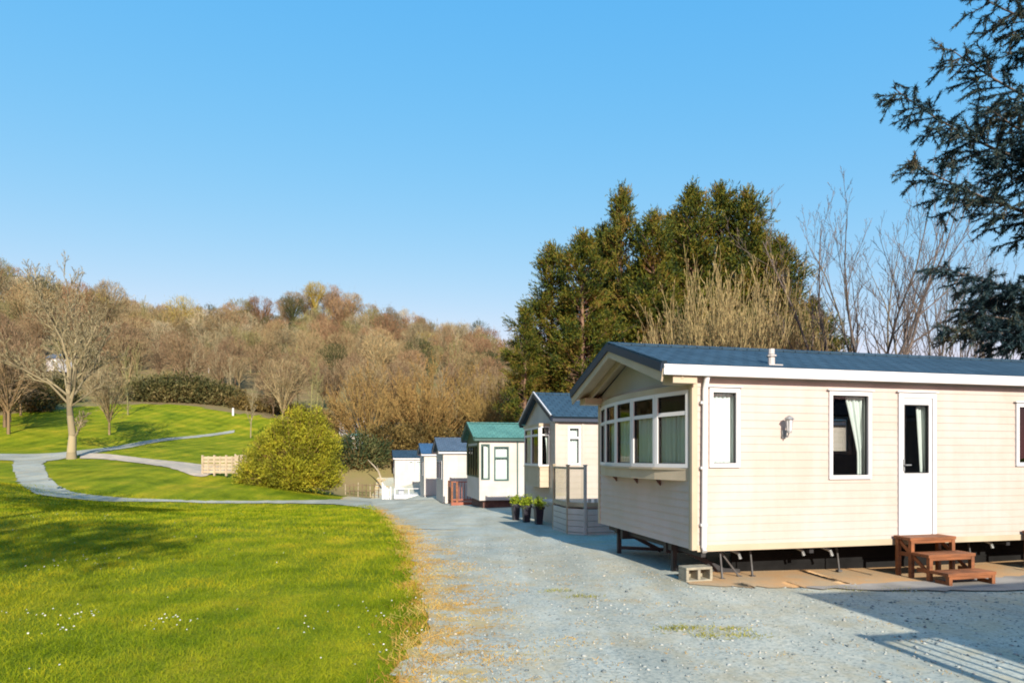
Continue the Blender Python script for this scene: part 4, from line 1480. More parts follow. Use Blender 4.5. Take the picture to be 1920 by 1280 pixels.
def make_tree(name, label, cat, loc, trunk, crown, mt, mc, rz=0, scale=1.0, group=None):
    t = thing(name, label, cat, loc, rz, group, (scale, scale, scale))
    a = link('trunk', np_mesh('trunk', *trunk, True), mt, t)
    b = link('crown', np_mesh('crown', *crown), mc, t)
    return t, a, b


def copy_tree(src, label, loc, rz, scale, group=None):
    r = src.copy(); COL.objects.link(r)
    r.location = loc; r.rotation_euler = (0, 0, rz); r.scale = scale if isinstance(scale, tuple) else (scale,) * 3
    r['label'] = label
    if group: r['group'] = group
    for ch in list(src.children):
        c = ch.copy(); COL.objects.link(c); c.parent = r
        c.matrix_parent_inverse = ch.matrix_parent_inverse
    return r


def at(px, d): return ((px - CX) * d / F, d)


# ---- lone bare tree on the left
def lone_tree():
    x, y = at(134, 38)
    z = H(x, y)
    rs = random.Random(11)
    o = {}
    # trunk with a low side limb and a fork
    def chain(pts, r):
        for i in range(len(pts) - 1):
            o.setdefault(0, []).append((*pts[i], *pts[i + 1], r[i], r[i + 1]))
    chain([(0, 0, -.3), (.0, 0, .4), (.06, 0, 1.4), (-.08, 0, 2.6), (-.18, 0, 3.9)], [.34, .26, .21, .18, .13])
    kw = dict(nch=[6, 12, 8, 7], ang=(.3, .85), up=.13, wob=.17, ratio=(.30, .46), rmin=.0125)
    for p, d, L, r in (((-.18, 0, 3.8), (-.85, .1, .5), 3.4, .11), ((-.18, 0, 3.9), (-.03, .1, 1), 7.9, .15), ((-.15, 0, 3.7), (.20, -.1, 1), 7.2, .12),
                       ((-.1, 0, 3.0), (.50, .3, 1), 5.6, .10), ((-.15, 0, 3.3), (-.42, -.4, 1), 6.0, .10), ((.05, 0, 1.15), (.85, -.1, .75), 1.7, .11),
                       ((-.1, 0, 3.4), (.25, .6, 1), 6.0, .10), ((-.1, 0, 3.6), (.42, -.5, 1), 5.6, .10), ((-.15, 0, 3.5), (-.55, .45, .9), 5.2, .09), ((-.16, 0, 3.8), (-.22, .1, 1), 7.2, .11), ((0, 0, 3.2), (.75, .0, .6), 3.8, .07)):
        branch(rs, p, d, L, r * .74, 1, 4, o, **kw)
    tr, cr = tree_parts(o, (0, 1))
    make_tree('bare_tree', 'tall spreading bare tree with pale lichened trunk beside the bend of the path, far left', 'tree', (x, y, z), tr, cr, M['bark_tan'], M['bark_tan'])


lone_tree()


# ---- bare trees seen over the roof of the near caravan
def sky_trees():
    protos = []
    for sd, hgt, nl in ((1, 13.6, 6), (2, 12.5, 4)):
        rs = random.Random(sd * 7 + 2)
        o = {}
        for i in range(nl):
            a = 6.28 * i / nl + rs.uniform(-.3, .3)
            sp = rs.uniform(.08, .62)
            branch(rs, (.1 * math.cos(a), .1 * math.sin(a), .3 + rs.uniform(0, .8)), (sp * math.cos(a), sp * math.sin(a), 1), hgt * rs.uniform(.72, .98), .10, 0, 3, o,
                   nch=[8, 6, 5], ang=(.3, .75), up=.13, wob=.10, ratio=(.26, .46), start=.25, nseg=6, tip=.15, rmin=.0075)
        o.setdefault(0, []).append((0, 0, -.4, 0, 0, 1.2, .3, .2))
        protos.append(tree_parts(o, (0,), (6, 4, 3, 2)))
    spots = [(1612, 27, 0, .93, 'bare tree with many upright limbs, tallest of those above the cream caravan roof'),
             (1668, 29, 1, .96, 'bare tree with tan forked trunk beside the tallest one above the caravan roof'),
             (1740, 30, 1, .80, 'slim bare tree just left of the low dark spruce bough'),
             (1790, 31, 0, .82, 'bare tree behind the lowest dark bough of the spruce'),
             (1845, 30, 1, .78, 'bare tree with pale stems under the spruce boughs near the right edge'),
             (1900, 32, 0, .80, 'bare tree at the right edge of the picture behind the spruce')]
    first = {}
    for i, (px_, d, k, s, lab) in enumerate(spots):
        x, y = at(px_, d); z = H(x, y)
        if k not in first:
            tr, cr = protos[k]
            t, a, b = make_tree('bare_tree', lab, 'tree', (x, y, z), tr, cr, M['twig_dark'] if k == 0 else M['bark_tan2'], M['twig_dark'], .4 * i, s, 'bare trees above the roof')
            first[k] = t
        else:
            copy_tree(first[k], lab, (x, y, z), 1.3 * i, (s * .75, s * .75, s), 'bare trees above the roof')


M['bark_tan2'] = mat_twig('grey_tan_bark', (0.19, 0.165, 0.125), (0.075, 0.065, 0.055), 0.2)
sky_trees()


# ---- tan multi-stemmed hazels in front of the conifers
def hazels():
    rs = random.Random(5)
    o = {}
    for i in range(95):
        a = rs.uniform(0, 6.28); q = rs.uniform(0, 1) ** .7
        sp = .05 + .38 * q
        branch(rs, (.5 * q * math.cos(a), .5 * q * math.sin(a), -.1), (sp * math.cos(a), sp * math.sin(a), 1), rs.uniform(5.2, 8.2) * (1 - .18 * q), .05, 0, 2, o,
               nch=[9, 5], ang=(.16, .5), up=.14, wob=.05, ratio=(.22, .4), start=.3, nseg=5, tip=.2, rmin=.0085)
    tr, cr = tree_parts(o, (0,), (4, 3, 2))
    labs = ['tan multi-stemmed bare hazel in front of the conifers, left of the flue pipe', 'tan multi-stemmed bare hazel in front of the conifers, right of the flue pipe',
            'lower brown bare hazel at the right foot of the conifer group', 'tan bare hazel clump at the left foot of the hazels behind the caravan ridge']
    first = None
    for i, (px_, d, s) in enumerate(((1335, 27, 1.16), (1432, 29, 1.20), (1512, 30, .92), (1272, 29, 1.0))):
        x, y = at(px_, d)
        if first is None:
            first, _, _ = make_tree('hazel', labs[0], 'tree', (x, y, H(x, y)), tr, cr, M['twig_hazel'], M['twig_hazel'], 0, s, 'hazels before the conifers')
        else:
            copy_tree(first, labs[i], (x, y, H(x, y)), i * 1.7, s, 'hazels before the conifers')


hazels()


# ---- conifer group
def spray_cloud(rs, cen, outw, n):
    """feathery sprays: each centre carries a few shoots, each shoot a double row of slivers"""
    S = []
    for c, o_ in zip(cen, outw):
        o_ = o_ / np.linalg.norm(o_)
        for q in range(4):
            d = o_ + rs.normal(0, .38, 3); d /= np.linalg.norm(d)
            L = rs.uniform(.45, .95)
            b0 = c + rs.normal(0, .13, 3)
            m = n // 4 + 1
            f = np.linspace(.0, 1, m)[:, None]
            p = b0 + d * L * f + np.array([0, 0, -.12]) * f * f
            nd = d * .9 + rs.normal(0, .45, (m, 3)); nd /= np.linalg.norm(nd, axis=1)[:, None]
            ln = rs.uniform(.16, .32, (m, 1)) * (1.15 - .5 * f)
            S.append(np.concatenate([p, p + nd * ln, np.full((m, 1), .036), np.full((m, 1), .010)], 1))
    return seg_mesh('n', np.concatenate(S), 2)


def conifers():
    protos = []
    for sd in range(3):
        rs = np.random.RandomState(60 + sd)
        Hh = 15.0
        S = [(0, 0, -.3, 0, 0, Hh * .5, .30, .2), (0, 0, Hh * .5, .1, 0, Hh * .97, .2, .02)]
        cen, outw = [], []
        SB = []
        zz = Hh * .22
        while zz < Hh * .99:
            k = (zz / Hh - .22) / .78
            prof = 4.6 * (1 - k) ** .66 * min(1, .55 + k * 2) * (.76 + .24 * math.sin(k * 13 + sd * 2)) + .25
            for b in range(7):
                a = rs.uniform(0, 6.28)
                Lb = prof * rs.uniform(.5, 1.18)
                up = rs.uniform(.15, .75) * (.6 + k)
                d = np.array([math.cos(a), math.sin(a), up]); d /= np.linalg.norm(d)
                p0 = np.array([0, 0, zz])
                p1 = p0 + d * Lb
                SB.append((*p0, *p1, .05, .012))
                nc = max(2, int(Lb * 2.6))
                for c in range(nc):
                    f = .42 + .58 * (c + .5) / nc
                    cen.append(p0 + d * Lb * f + rs.normal(0, .12, 3)); outw.append(d + np.array([0, 0, .55]))
            zz += rs.uniform(.24, .46)
        for c in range(26): cen.append(np.array([rs.normal(0, .13), rs.normal(0, .13), Hh * rs.uniform(.95, 1.03)])); outw.append(np.array([0, 0, 1.4]))
        lv, lf = spray_cloud(rs, cen, np.array(outw), 30)
        bv = seg_mesh('b', SB, 3)
        protos.append((seg_mesh('t', S, 7), (lv, lf), bv))
    sp = [(984, 40, 0, .655, .85), (1035, 42, 1, .90, .95), (1092, 40, 2, .92, 1.0), (1166, 43, 0, 1.14, .78), (1225, 41, 1, 1.0, .95), (1298, 42, 2, 1.12, .95),
          (1352, 43, 0, 1.14, .92), (1402, 42, 1, 1.10, .9), (1462, 41, 2, .88, 1.0), (1522, 43, 0, .64, 1.2), (1130, 46, 1, 1.02, 1.0), (1265, 47, 0, 1.1, 1.0), (1430, 47, 1, 1.0, 1.0)]
    labs = ['short dark conifer at the left end of the conifer group', 'dark green conifer second from the left in the group, bare trunk showing below', 'broad olive conifer third from the left of the group',
            'slender conifer with the sharp pointed top left of the dip in the conifer group', 'rounded conifer in the dip between the two highest parts of the group', 'tall olive conifer left of the highest top of the group',
            'highest conifer of the group, near its middle right', 'tall conifer right of the highest top, shoulder of the group', 'brownish conifer on the right slope of the group', 'low brown-tinged conifer at the right end of the group above the caravan roof',
            'conifer behind the third and fourth of the group', 'conifer in the second rank behind the dip of the group', 'conifer in the second rank on the right of the group']
    first = {}
    for i, (px_, d, k, s, wd) in enumerate(sp):
        x, y = at(px_, d); z = H(x, y)
        s3 = (s * wd, s * wd, s)
        if s < .65: s3 = (s * 1.35, s * 1.35, s)
        if k not in first:
            t = thing('conifer', labs[i], 'tree', (x, y, z), i * 1.1, 'conifers behind the caravans', s3)
            link('trunk', np_mesh('trunk', *protos[k][0], True), M['bark_red'], t)
            link('crown', np_mesh('crown', *protos[k][1]), M['conifer'], t)
            link('branches', np_mesh('branches', *protos[k][2]), M['bark_red'], t)
            first[k] = t
        else:
            copy_tree(first[k], labs[i], (x, y, z), i * 1.1, s3, 'conifers behind the caravans')


conifers()


# ---- spruce reaching in from the right
def spruce():
    x, y = 15.2, 15.5
    z = H(x, y)
    rs = np.random.RandomState(8)
    t = thing('spruce', 'big dark blue-green spruce whose boughs reach in from the right edge', 'tree', (x, y, z), 0)
    link('trunk', np_mesh('trunk', *seg_mesh('t', [(0, 0, -.3, 0, 0, 8, .42, .3), (0, 0, 8, .1, 0, 17, .3, .05)], 9), True), M['bark_red'], t)

    def bough(p0, p1, bow):
        """wood segments and needle slivers of one bough"""
        p0, p1 = np.array(p0, float), np.array(p1, float)
        ax = p1 - p0; L = np.linalg.norm(ax); dh = ax / L
        side = np.cross(dh, [0, 0, 1]); side /= np.linalg.norm(side)
        W, N = [], []
        n = 12

        def pos(f): return p0 + ax * f + np.array([0, 0, bow * (f * f - f) * 4 * .5 + .0])
        for i in range(n):
            W.append((*pos(i / n), *pos((i + 1) / n), .07 * (1 - i / n) + .012, .07 * (1 - (i + 1) / n) + .010))
        ns = int(L * 7)
        for i in range(ns):
            f = .10 + .90 * (i + rs.uniform(0, 1)) / ns
            sgn = 1 if i % 2 else -1
            b = pos(f)
            l2 = (1.35 * (1 - f) ** .7 + .28) * rs.uniform(.55, 1.15) * min(1, L / 4)
            dd = dh * rs.uniform(.5, .95) + side * sgn * rs.uniform(.35, .9) + np.array([0, 0, rs.uniform(-.45, .25)])
            dd /= np.linalg.norm(dd)
            e = b + dd * l2
            W.append((*b, *e, .014, .005))
            subs = [(b, dd, l2)]
            for q in range(int(l2 * 9)):
                ff = rs.uniform(.15, 1)
                d3 = dd * .5 + rs.normal(0, .45, 3) + np.array([0, 0, -.45]); d3 /= np.linalg.norm(d3)
                l3 = rs.uniform(.12, .42)
                bb = b + dd * l2 * ff
                W.append((*bb, *(bb + d3 * l3), .006, .003))
                subs.append((bb, d3, l3))
            for (bb, d3, l3) in subs:
                m = int(l3 * 150) + 5
                fs = rs.uniform(0, 1.04, m)
                nd = d3[None] * .95 + rs.normal(0, .5, (m, 3)) + np.array([[0, 0, -.15]]); nd /= np.linalg.norm(nd, axis=1)[:, None]
                pp = bb[None] + d3[None] * (l3 * fs)[:, None]
                ln = rs.uniform(.06, .13, (m, 1))
                N.append(np.concatenate([pp, pp + nd * ln, np.full((m, 1), .0095), np.full((m, 1), .004)], 1))
        return W, np.concatenate(N)

    def px_off(px, py, dd):
        q = px3(px, py, dd)
        return (q[0] - x, q[1] - y, q[2] - z)
    hero = []
    for (tx, ty, td, rx, ry, bow) in ((1838, -5, 15.0, 2090, 70, .5), (1782, 92, 14.6, 2090, 235, .7), (1672, 163, 14.2, 2092, 330, 1.1), (1702, 300, 14.6, 2092, 430, .7),
                                      (1760, 498, 14.0, 2092, 560, .5), (1765, 612, 14.6, 2092, 610, .4), 
                                      (1825, 545, 15.2, 2092, 590, .4), (1850, 200, 13.8, 2092, 310, .6), (1800, 580, 14.6, 2092, 600, .4)):
        rz_ = px_off(rx, ry, 15.5)[2]
        hero.append(bough((0, 0, rz_), px_off(tx, ty, td), bow))
    # the rest of the whorls, mostly outside the picture
    k = 0
    for zz in np.arange(3.4, 16.5, .75):
        for b in range(3):
            a = k * 2.4; k += 1
            if 1.7 < (a % 6.28) < 4.6: continue
            Lb = (5.0 * (1 - (zz - 3) / 15)) * rs.uniform(.75, 1.0) + .5
            hero.append(bough((0, 0, zz), (Lb * math.cos(a), Lb * math.sin(a), zz + Lb * .12), .5) if k % 2 else bough((0, 0, zz), (Lb * .8 * math.cos(a), Lb * .8 * math.sin(a), zz + .3), .4))
    W = np.concatenate([np.array(h[0]) for h in hero]); Nn = np.concatenate([h[1] for h in hero])
    link('branches', np_mesh('branches', *seg_mesh('w', W, 4)), M['twig_dark'], t)
    link('needles', np_mesh('needles', *seg_mesh('n', Nn, 2)), M['spruce'], t)


spruce()


# ---- yellow-green bush and its neighbours
def leafy_bush(name, label, loc, lobes, n_cen, per, leaf, m, seed, stems=True, group=None, cat='bush', base=.0):
    rs = np.random.RandomState(seed)
    cen, outw = [], []
    vol = np.array([a * b * c for (_, _, _, a, b, c) in lobes]) ** .8
    for i in range(n_cen):
        j = rs.choice(len(lobes), p=vol / vol.sum())
        cx, cy, cz, rx, ry, rz_ = lobes[j]
        d = rs.normal(0, 1, 3); d /= np.linalg.norm(d)
        r = rs.uniform(.45, 1.06) ** .6
        p = np.array([cx + d[0] * rx * r, cy + d[1] * ry * r, cz + d[2] * rz_ * r])
        if p[2] < base + .05: p[2] = base + rs.uniform(.05, .5)
        cen.append(p); outw.append(d * .8 + np.array([0, 0, .7]))
    V, Fc = leaf_cloud(rs, cen, leaf, per, 2.6, leaf * .95, np.array(outw))
    t = thing(name, label, cat, loc, 0, group)
    if stems:
        S = []
        for c in cen[::5]:
            a = np.array([c[0] * .25, c[1] * .25, 0])
            mid = (a + c) / 2 + np.array([0, 0, .25])
            S.append((*a, *mid, .028, .018)); S.append((*mid, *(c + (c - mid) * .12), .018, .006))
        link('stems', np_mesh('stems', *seg_mesh('s', S, 3)), M['twig_willow'], t)
    link('foliage', np_mesh('foliage', V, Fc), m, t)
    return t


x, y = at(545, 32.0)
leafy_bush('bush', 'large rounded yellow-green bush on the lawn beside the gravel path', (x, y, H(x, y)),
           [(-.2, 0, 1.6, 1.7, 1.5, 1.7), (-1.7, .1, 1.0, 1.0, 1.0, 1.2), (1.3, 0, 1.5, 1.3, 1.2, 1.6), (1.7, -.5, .75, 1.2, 1.0, .9), (-1.3, -.6, .65, 1.35, .9, .75), (.3, -1.0, .8, 1.5, .9, .9), (.9, .2, 2.8, 1.05, .9, 1.2),
            (-.3, .2, 2.9, .8, .8, .85), (-1.0, .1, 2.2, .7, .7, .8), (1.9, .2, 2.2, .6, .6, .8), (.3, .1, 3.6, .5, .5, .7), (1.3, .1, 3.5, .4, .4, .7)],
           3600, 15, .125, M['bush'], 4)

# dark undergrowth and the fallen branch behind the last caravan
for i, (px_, d, lab, sc_, m_) in enumerate(((668, 47, 'dark green bramble thicket between the yellow-green bush and the white gate', .85, 'evergreen'),
                                           (728, 49, 'dark shrub with brown twigs behind the last white caravan', .8, 'bush_brown'),
                                           (790, 52, 'brown-green shrub behind the roofs at the end of the row', .75, 'bush_brown'))):
    if m_ == 'bush_brown' and m_ not in M:
        M[m_] = mat_leaf('brown_green_leaves', [(0.1, (0.035, 0.035, 0.012)), (0.5, (0.13, 0.10, 0.03)), (0.9, (0.25, 0.19, 0.06))], transl=.2)
    x, y = at(px_, d)
    leafy_bush('thicket', lab, (x, y, H(x, y)), [(0, 0, 1.4 * sc_, 1.9, 1.3, 1.7 * sc_), (1.3, .2, 1.0, 1.3, 1, 1.2), (-1.2, -.2, 1.1, 1.3, 1, 1.3)], 460, 11, .24, M[m_], 30 + i, cat='shrub')
p0, p1 = px3(690, 862, 44.5), px3(716, 893, 43.5)
t = thing('fallen_branch', 'pale leaning dead branch in front of the dark thicket beside the white gate', 'branch', p1)
mb = MB(); mb.tube([(0, 0, -.3), (-.3, .3, .35), ((p0[0] - p1[0]) * .6, .7, .75), (p0[0] - p1[0], p0[1] - p1[1], p0[2] - p1[2])], [.07, .06, .045, .02], 6)
mb.tube([(-.3, .3, .35), (-.35, .1, .8)], [.03, .01], 5); mb.build('branch', M['palewood'], t)

# brown scrub on the slope behind the bush
for i, (px_, d, sz) in enumerate(((455, 72, 1.0), (500, 74, 1.2), (548, 75, .9), (600, 72, 1.1), (640, 66, 1.0), (430, 78, 1.3))):
    x, y = at(px_, d)
    leafy_bush('scrub', 'low brown scrub bush on the slope behind the yellow-green bush', (x, y, H(x, y)), [(0, 0, .6 * sz, 1.5 * sz, 1.2, .9 * sz), (1.2 * sz, .2, .4, .9, .9, .6 * sz)], 260, 10, .26, M['bush_brown'], 130 + i, cat='shrub', group='brown scrub on the slope')

# hedge of evergreens at the foot of the wood
for i, (px_, d, lab, sx, sz) in enumerate(((290, 71, 'dark evergreen shrub at the left of the hedge above the upper lawn', 3.2, 1.9), (340, 73, 'dark bluish evergreen shrub in the middle of the hedge above the upper lawn', 3.4, 2.3),
                                          (395, 73, 'dark evergreen shrub at the right of the hedge above the upper lawn', 2.8, 1.8), (75, 66, 'dark evergreen shrub in the shade at the left end of the upper lawn', 3.4, 2.0),
                                          (20, 58, 'dark tangled shrub at the left edge of the picture beside the upper lawn', 3.2, 2.2))):
    x, y = at(px_, d)
    leafy_bush('evergreen_shrub', lab, (x, y, H(x, y)), [(0, 0, sz * .6, sx, 1.6, sz * .85), (sx * .6, .3, sz * .45, sx * .6, 1.3, sz * .7), (-sx * .6, -.2, sz * .5, sx * .6, 1.3, sz * .6)], 700, 9, .36, M['hedge'], 50 + i, stems=False, cat='shrub', group='evergreen shrubs along the wood')


# ---- willows behind the end of the row
def willows():
    rs = random.Random(21)
    o = {}
    for i in range(46):
        a = rs.uniform(0, 6.28); q = rs.uniform(0, 1) ** .6
        sp = .06 + 1.15 * q
        branch(rs, (.5 * q * math.cos(a), .5 * q * math.sin(a), -.1), (sp * math.cos(a), sp * math.sin(a), 1), rs.uniform(6.0, 7.2) * (1 - .30 * q), .07, 0, 3, o,
               nch=[8, 6, 3], ang=(.2, .6), up=.09, wob=.07, ratio=(.26, .44), start=.25, nseg=4, tip=.25, rmin=.016)
    tr, cr = tree_parts(o, (0,), (4, 3, 2, 2))
    labs = ['rounded tan bare willow, the largest, above the roofs at the end of the row', 'rounded tan bare willow on the left, above the yellow-green bush',
            'tan bare willow just left of the dark conifers', 'low tan bare willow between the green roof and the conifers', 'pale tan bare willow in the second rank behind the largest one']
    first = None
    for i, (px_, d, s) in enumerate(((800, 54, 1.04), (692, 57, 1.02), (888, 56, 1.0), (934, 51, .8), (752, 70, 1.0))):
        x, y = at(px_, d)
        if first is None:
            first, _, _ = make_tree('willow', labs[0], 'tree', (x, y, H(x, y)), tr, cr, M['twig_willow'], M['twig_willow'], 0, s, 'bare willows at the end of the row')
        else:
            copy_tree(first, labs[i], (x, y, H(x, y)), i * 1.7, s, 'bare willows at the end of the row')


willows()


# ---- woodland on the hill
def mat_wood():
    m, n, l, b = nodes('woodland_twigs')
    g = n.new('ShaderNodeNewGeometry')
    r = ramp(n, [(0.0, (0.62, 0.62, 0.64)), (1.0, (1.3, 1.28, 1.25))])
    l.new(g.outputs['Random Per Island'], r.inputs[0])
    at_ = n.new('ShaderNodeAttribute'); at_.attribute_name = 'tint'
    c = mixc(n, l, 1.0, at_.outputs['Color'], r.outputs[0], 'MULTIPLY')
    l.new(c, b.inputs['Base Color'])
    b.inputs['Roughness'].default_value = 0.9
    b.inputs['Specular IOR Level'].default_value = 0.1
    return m


def wood_protos():
    """domed leafless trees: trunk, limbs to a rounded crown, fine twigs at its surface"""
    P = []
    for sd in range(6):
        rs = np.random.RandomState(100 + sd)
        hgt, rad = 9.0, rs.uniform(3.0, 4.0)
        z0 = hgt * rs.uniform(.22, .34)
        S = [(0, 0, -.5, 0, 0, z0, .17, .13)]
        T = []
        zc, rz_ = (hgt + z0) * .5, (hgt - z0) * .5
        for i in range(30):
            d = rs.normal(0, 1, 3); d[2] = abs(d[2]) * .9 + .05 if rs.uniform() < .8 else d[2]; d /= np.linalg.norm(d)
            e = np.array([d[0] * rad * .78, d[1] * rad * .78, zc + d[2] * rz_ * .78])
            a = np.array([0, 0, z0 * rs.uniform(.7, 1.2)])
            m = a * .5 + e * .5 + np.array([d[0] * .3, d[1] * .3, .5])
            S.append((*a, *m, .07, .05)); S.append((*m, *e, .05, .03))
            for q in range(24):
                o = (e if rs.uniform() < .65 else m) + rs.normal(0, .5, 3)
                v = o - np.array([0, 0, zc - rz_ * .6]); v /= np.linalg.norm(v)
                v = v + rs.normal(0, .38, 3); v /= np.linalg.norm(v)
                ln = rs.uniform(.7, 1.7)
                p = o + v * ln
                cc = np.array([0, 0, zc]); ax_ = np.array([rad, rad, rz_ + .2])
                kk = np.linalg.norm((p - cc) / ax_)
                lim = rs.uniform(.96, 1.06)
                if kk > lim: p = cc + (p - cc) * lim / kk; ln = np.linalg.norm(p - o)
                T.append((*o, *p, .026, .012))
                for _ in range(2):
                    w_ = v + rs.normal(0, .45, 3); w_ /= np.linalg.norm(w_)
                    b_ = o + v * ln * rs.uniform(.3, .8)
                    T.append((*b_, *(b_ + w_ * min(ln * .55, .5)), .019, .010))
        P.append(join([seg_mesh('w', S, 4), seg_mesh('w', T, 2)]))
    return P


TINTS = [(.235, .185, .095), (.225, .155, .085), (.20, .125, .07), (.225, .20, .115), (.20, .19, .08), (.15, .125, .07), (.26, .205, .10)]


def woodland():
    P = wood_protos()
    rs = np.random.RandomState(77)
    pts = []
    for yy in np.arange(66, 262, 5.7):
        for xx in np.arange(-190, 62, 6.2):
            x = xx + rs.uniform(-2.8, 2.8); y = yy + rs.uniform(-2.8, 2.8)
            if abs(x / y) > .95 or x / y > .12 + .12 * (y > 150): continue
            e = 70 + 2.5 * math.sin(x * .21) + (-4 if x > -28 else 0)
            if y < e + 3: continue
            if y < HUT[1] + 2 and abs(x - HUT[0] * y / HUT[1] - 1.0) < 4.0: continue
            pts.append((x, y))
    pts = np.array(pts)
    z = Hn(pts[:, 0], pts[:, 1])
    order = np.argsort(pts[:, 1])
    pts, z = pts[order], z[order]
    NI = 95
    # near ranks as single trees
    for sd in range(2):
        r_ = random.Random(300 + sd)
        o = {}
        branch(r_, (0, 0, -.4), (r_.uniform(-.05, .05), 0, 1), 8.2, .12, 0, 3, o, nch=[16, 7, 4], ang=(.25, .75), up=.16, wob=.05, ratio=(.24, .40), start=.30, nseg=5, tip=.2, rmin=.017)
        P[2 + sd] = join([seg_mesh('w', o[q], {0: 4, 1: 3}.get(q, 2)) for q in sorted(o)])
    protos = []
    tints = [(.24, .19, .10), (.20, .145, .08), (.25, .215, .125), (.195, .185, .08), (.17, .12, .07)]
    for k in range(5):
        m, n, l, b = nodes('near_wood_bark')
        g = n.new('ShaderNodeNewGeometry'); c = tints[k]
        r = ramp(n, [(0, tuple(q * .6 for q in c)), (1, tuple(q * 1.25 for q in c))])
        l.new(g.outputs['Random Per Island'], r.inputs[0]); l.new(r.outputs[0], b.inputs['Base Color'])
        b.inputs['Roughness'].default_value = .9; b.inputs['Specular IOR Level'].default_value = .1
        me = np_mesh('woodland_tree', *P[k]); me.materials.append(m)
        protos.append(me)
    kinds = ['tan bare tree in the front ranks of the hillside wood', 'reddish-brown bare tree in the front ranks of the hillside wood', 'greyish pale bare tree in the front ranks of the hillside wood',
             'olive-tinged bare tree in the front ranks of the hillside wood', 'dark russet bare tree in the front ranks of the hillside wood']
    extra = [(-37 - 2.2 * i, 46 + 3.1 * i + rs.uniform(-1, 1), 4 if i % 3 else 1) for i in range(5)] + [(-47 - 2 * i, 47 + 3 * i, 0) for i in range(4)]
    for i in range(NI + len(extra)):
        if i < NI: x, y, k = pts[i][0], pts[i][1], rs.randint(5)
        else: x, y, k = extra[i - NI]
        o = bpy.data.objects.new('woodland_tree', protos[k]); COL.objects.link(o)
        o.location = (x, y, H(x, y)); o.rotation_euler = (0, 0, rs.uniform(0, 6.28))
        s = rs.uniform(.55, .95)
        o.scale = (s, s, s * rs.uniform(.9, 1.1))
        tag(o, kinds[k], 'tree', ('tan', 'reddish', 'greyish', 'olive', 'russet')[k] + ' bare trees in the front ranks of the wood')
    # the rest of the hillside reads as one mass
    VV, FF, CC, off = [], [], [], 0
    blob = rs.uniform(0, 6.28, 8)
    for i in range(NI, len(pts)):
        v, f = P[rs.randint(6)]
        s = (rs.uniform(.65, 1.0) if rs.uniform() < .65 else rs.uniform(1.0, 1.28)) * np.interp(pts[i, 1], [70, 110, 230], [.75, .95, 1.15]); a = rs.uniform(0, 6.28)
        ca, sa = math.cos(a) * s, math.sin(a) * s
        sz = s * rs.uniform(.85, 1.15)
        q = np.stack([v[:, 0] * ca - v[:, 1] * sa + pts[i, 0], v[:, 0] * sa + v[:, 1] * ca + pts[i, 1], v[:, 2] * sz + z[i]], -1)
        VV.append(q.astype(np.float32)); FF.append((f + off).astype(np.int32)); off += len(v)
        u = .5 + .5 * math.sin(pts[i, 0] * .045 + blob[0]) * math.sin(pts[i, 1] * .05 + blob[1]) + .25 * (pts[i, 1] - 160) / 90
        if rs.uniform() < .55: k = (0, 3, 4, 0)[rs.randint(4)] if u < .5 else (1, 2, 5, 1)[rs.randint(4)]
        else: k = rs.randint(7)
        c = np.array(TINTS[k]) * rs.uniform(.82, 1.15)
        if rs.uniform() < .012: c = np.array((.28, .23, .05))
        elif rs.uniform() < .05: c = np.array((.05, .06, .025))
        elif rs.uniform() < .10: c = np.array((.33, .29, .18))
        CC.append(np.tile(np.append(c, 1), (len(v), 1)).astype(np.float32))
    me = np_mesh('wood', np.concatenate(VV), np.concatenate(FF))
    ca_ = me.color_attributes.new('tint', 'FLOAT_COLOR', 'POINT')
    ca_.data.foreach_set('color', np.concatenate(CC).ravel())
    me.materials.append(mat_wood())
    o = bpy.data.objects.new('wood', me); COL.objects.link(o)
    tag(o, 'brown leafless wood covering the hillside', 'wood', None, 'stuff')
    # small trees and scrub in front of the wood, behind the bush
    for i, (px_, d, k, s, lab) in enumerate(((470, 58, 2, .55, 'small greyish bare tree just left of the yellow-green bush top'), (590, 62, 3, .75, 'olive bare tree standing behind the top of the yellow-green bush'),
                                             (530, 66, 0, .8, 'tan bare tree up the slope between the hedge and the bush'), (240, 60, 3, .72, 'olive bare tree with thin stems on the upper lawn right of the lone lichened tree'),
                                             (205, 50, 0, .55, 'small thin tan bare tree close behind the lone lichened tree'))):
        x, y = at(px_, d)
        o = bpy.data.objects.new('small_tree', protos[k]); COL.objects.link(o)
        o.location = (x, y, H(x, y)); o.rotation_euler = (0, 0, i * 1.3); o.scale = (s, s, s)
        tag(o, lab, 'tree')


woodland()


# ---- trees behind the photographer that shade the left of the lawn
def shade_trees():
    for i, (sx, sy, zc, r) in enumerate(((-8.6, 11.2, 8.6, 1.0), (-17.5, 22.5, 9.5, 1.5), (-12.2, 18.8, 8.2, .9), (-9.5, 6.3, 7.5, .8))):
        Ls = zc / math.tan(SUN_EL)
        x, y = sx + SUN_AZ.x * Ls, sy + SUN_AZ.y * Ls
        zg = H(x, y)
        t = leafy_bush('shade_tree', 'leafy tree standing behind the photographer, number unseen in the picture', (x, y, zg),
                       [(0, 0, zc - zg, r * 2.3, r * 2.0, r * .75), (-r * 2.4, .3, zc - zg + .5, r * 1.5, r, r * .4), (r * 1.7, 0, zc - zg - .6, r * 1.2, r, r * .4)], 260, 8, .30, M['evergreen'], 90 + i, stems=False, base=3.0, cat='tree')
        t['label'] = 'evergreen tree behind the photographer that shades the left of the lawn'
        t['group'] = 'trees behind the photographer'
        link('trunk', np_mesh('trunk', *seg_mesh('t', [(0, 0, -.3, 0, 0, zc - zg, .2, .08), (0, 0, zc - zg - 1.5, -r * 2.2, 0, zc - zg + .4, .07, .03)], 7), True), M['bark_red'], t)


shade_trees()


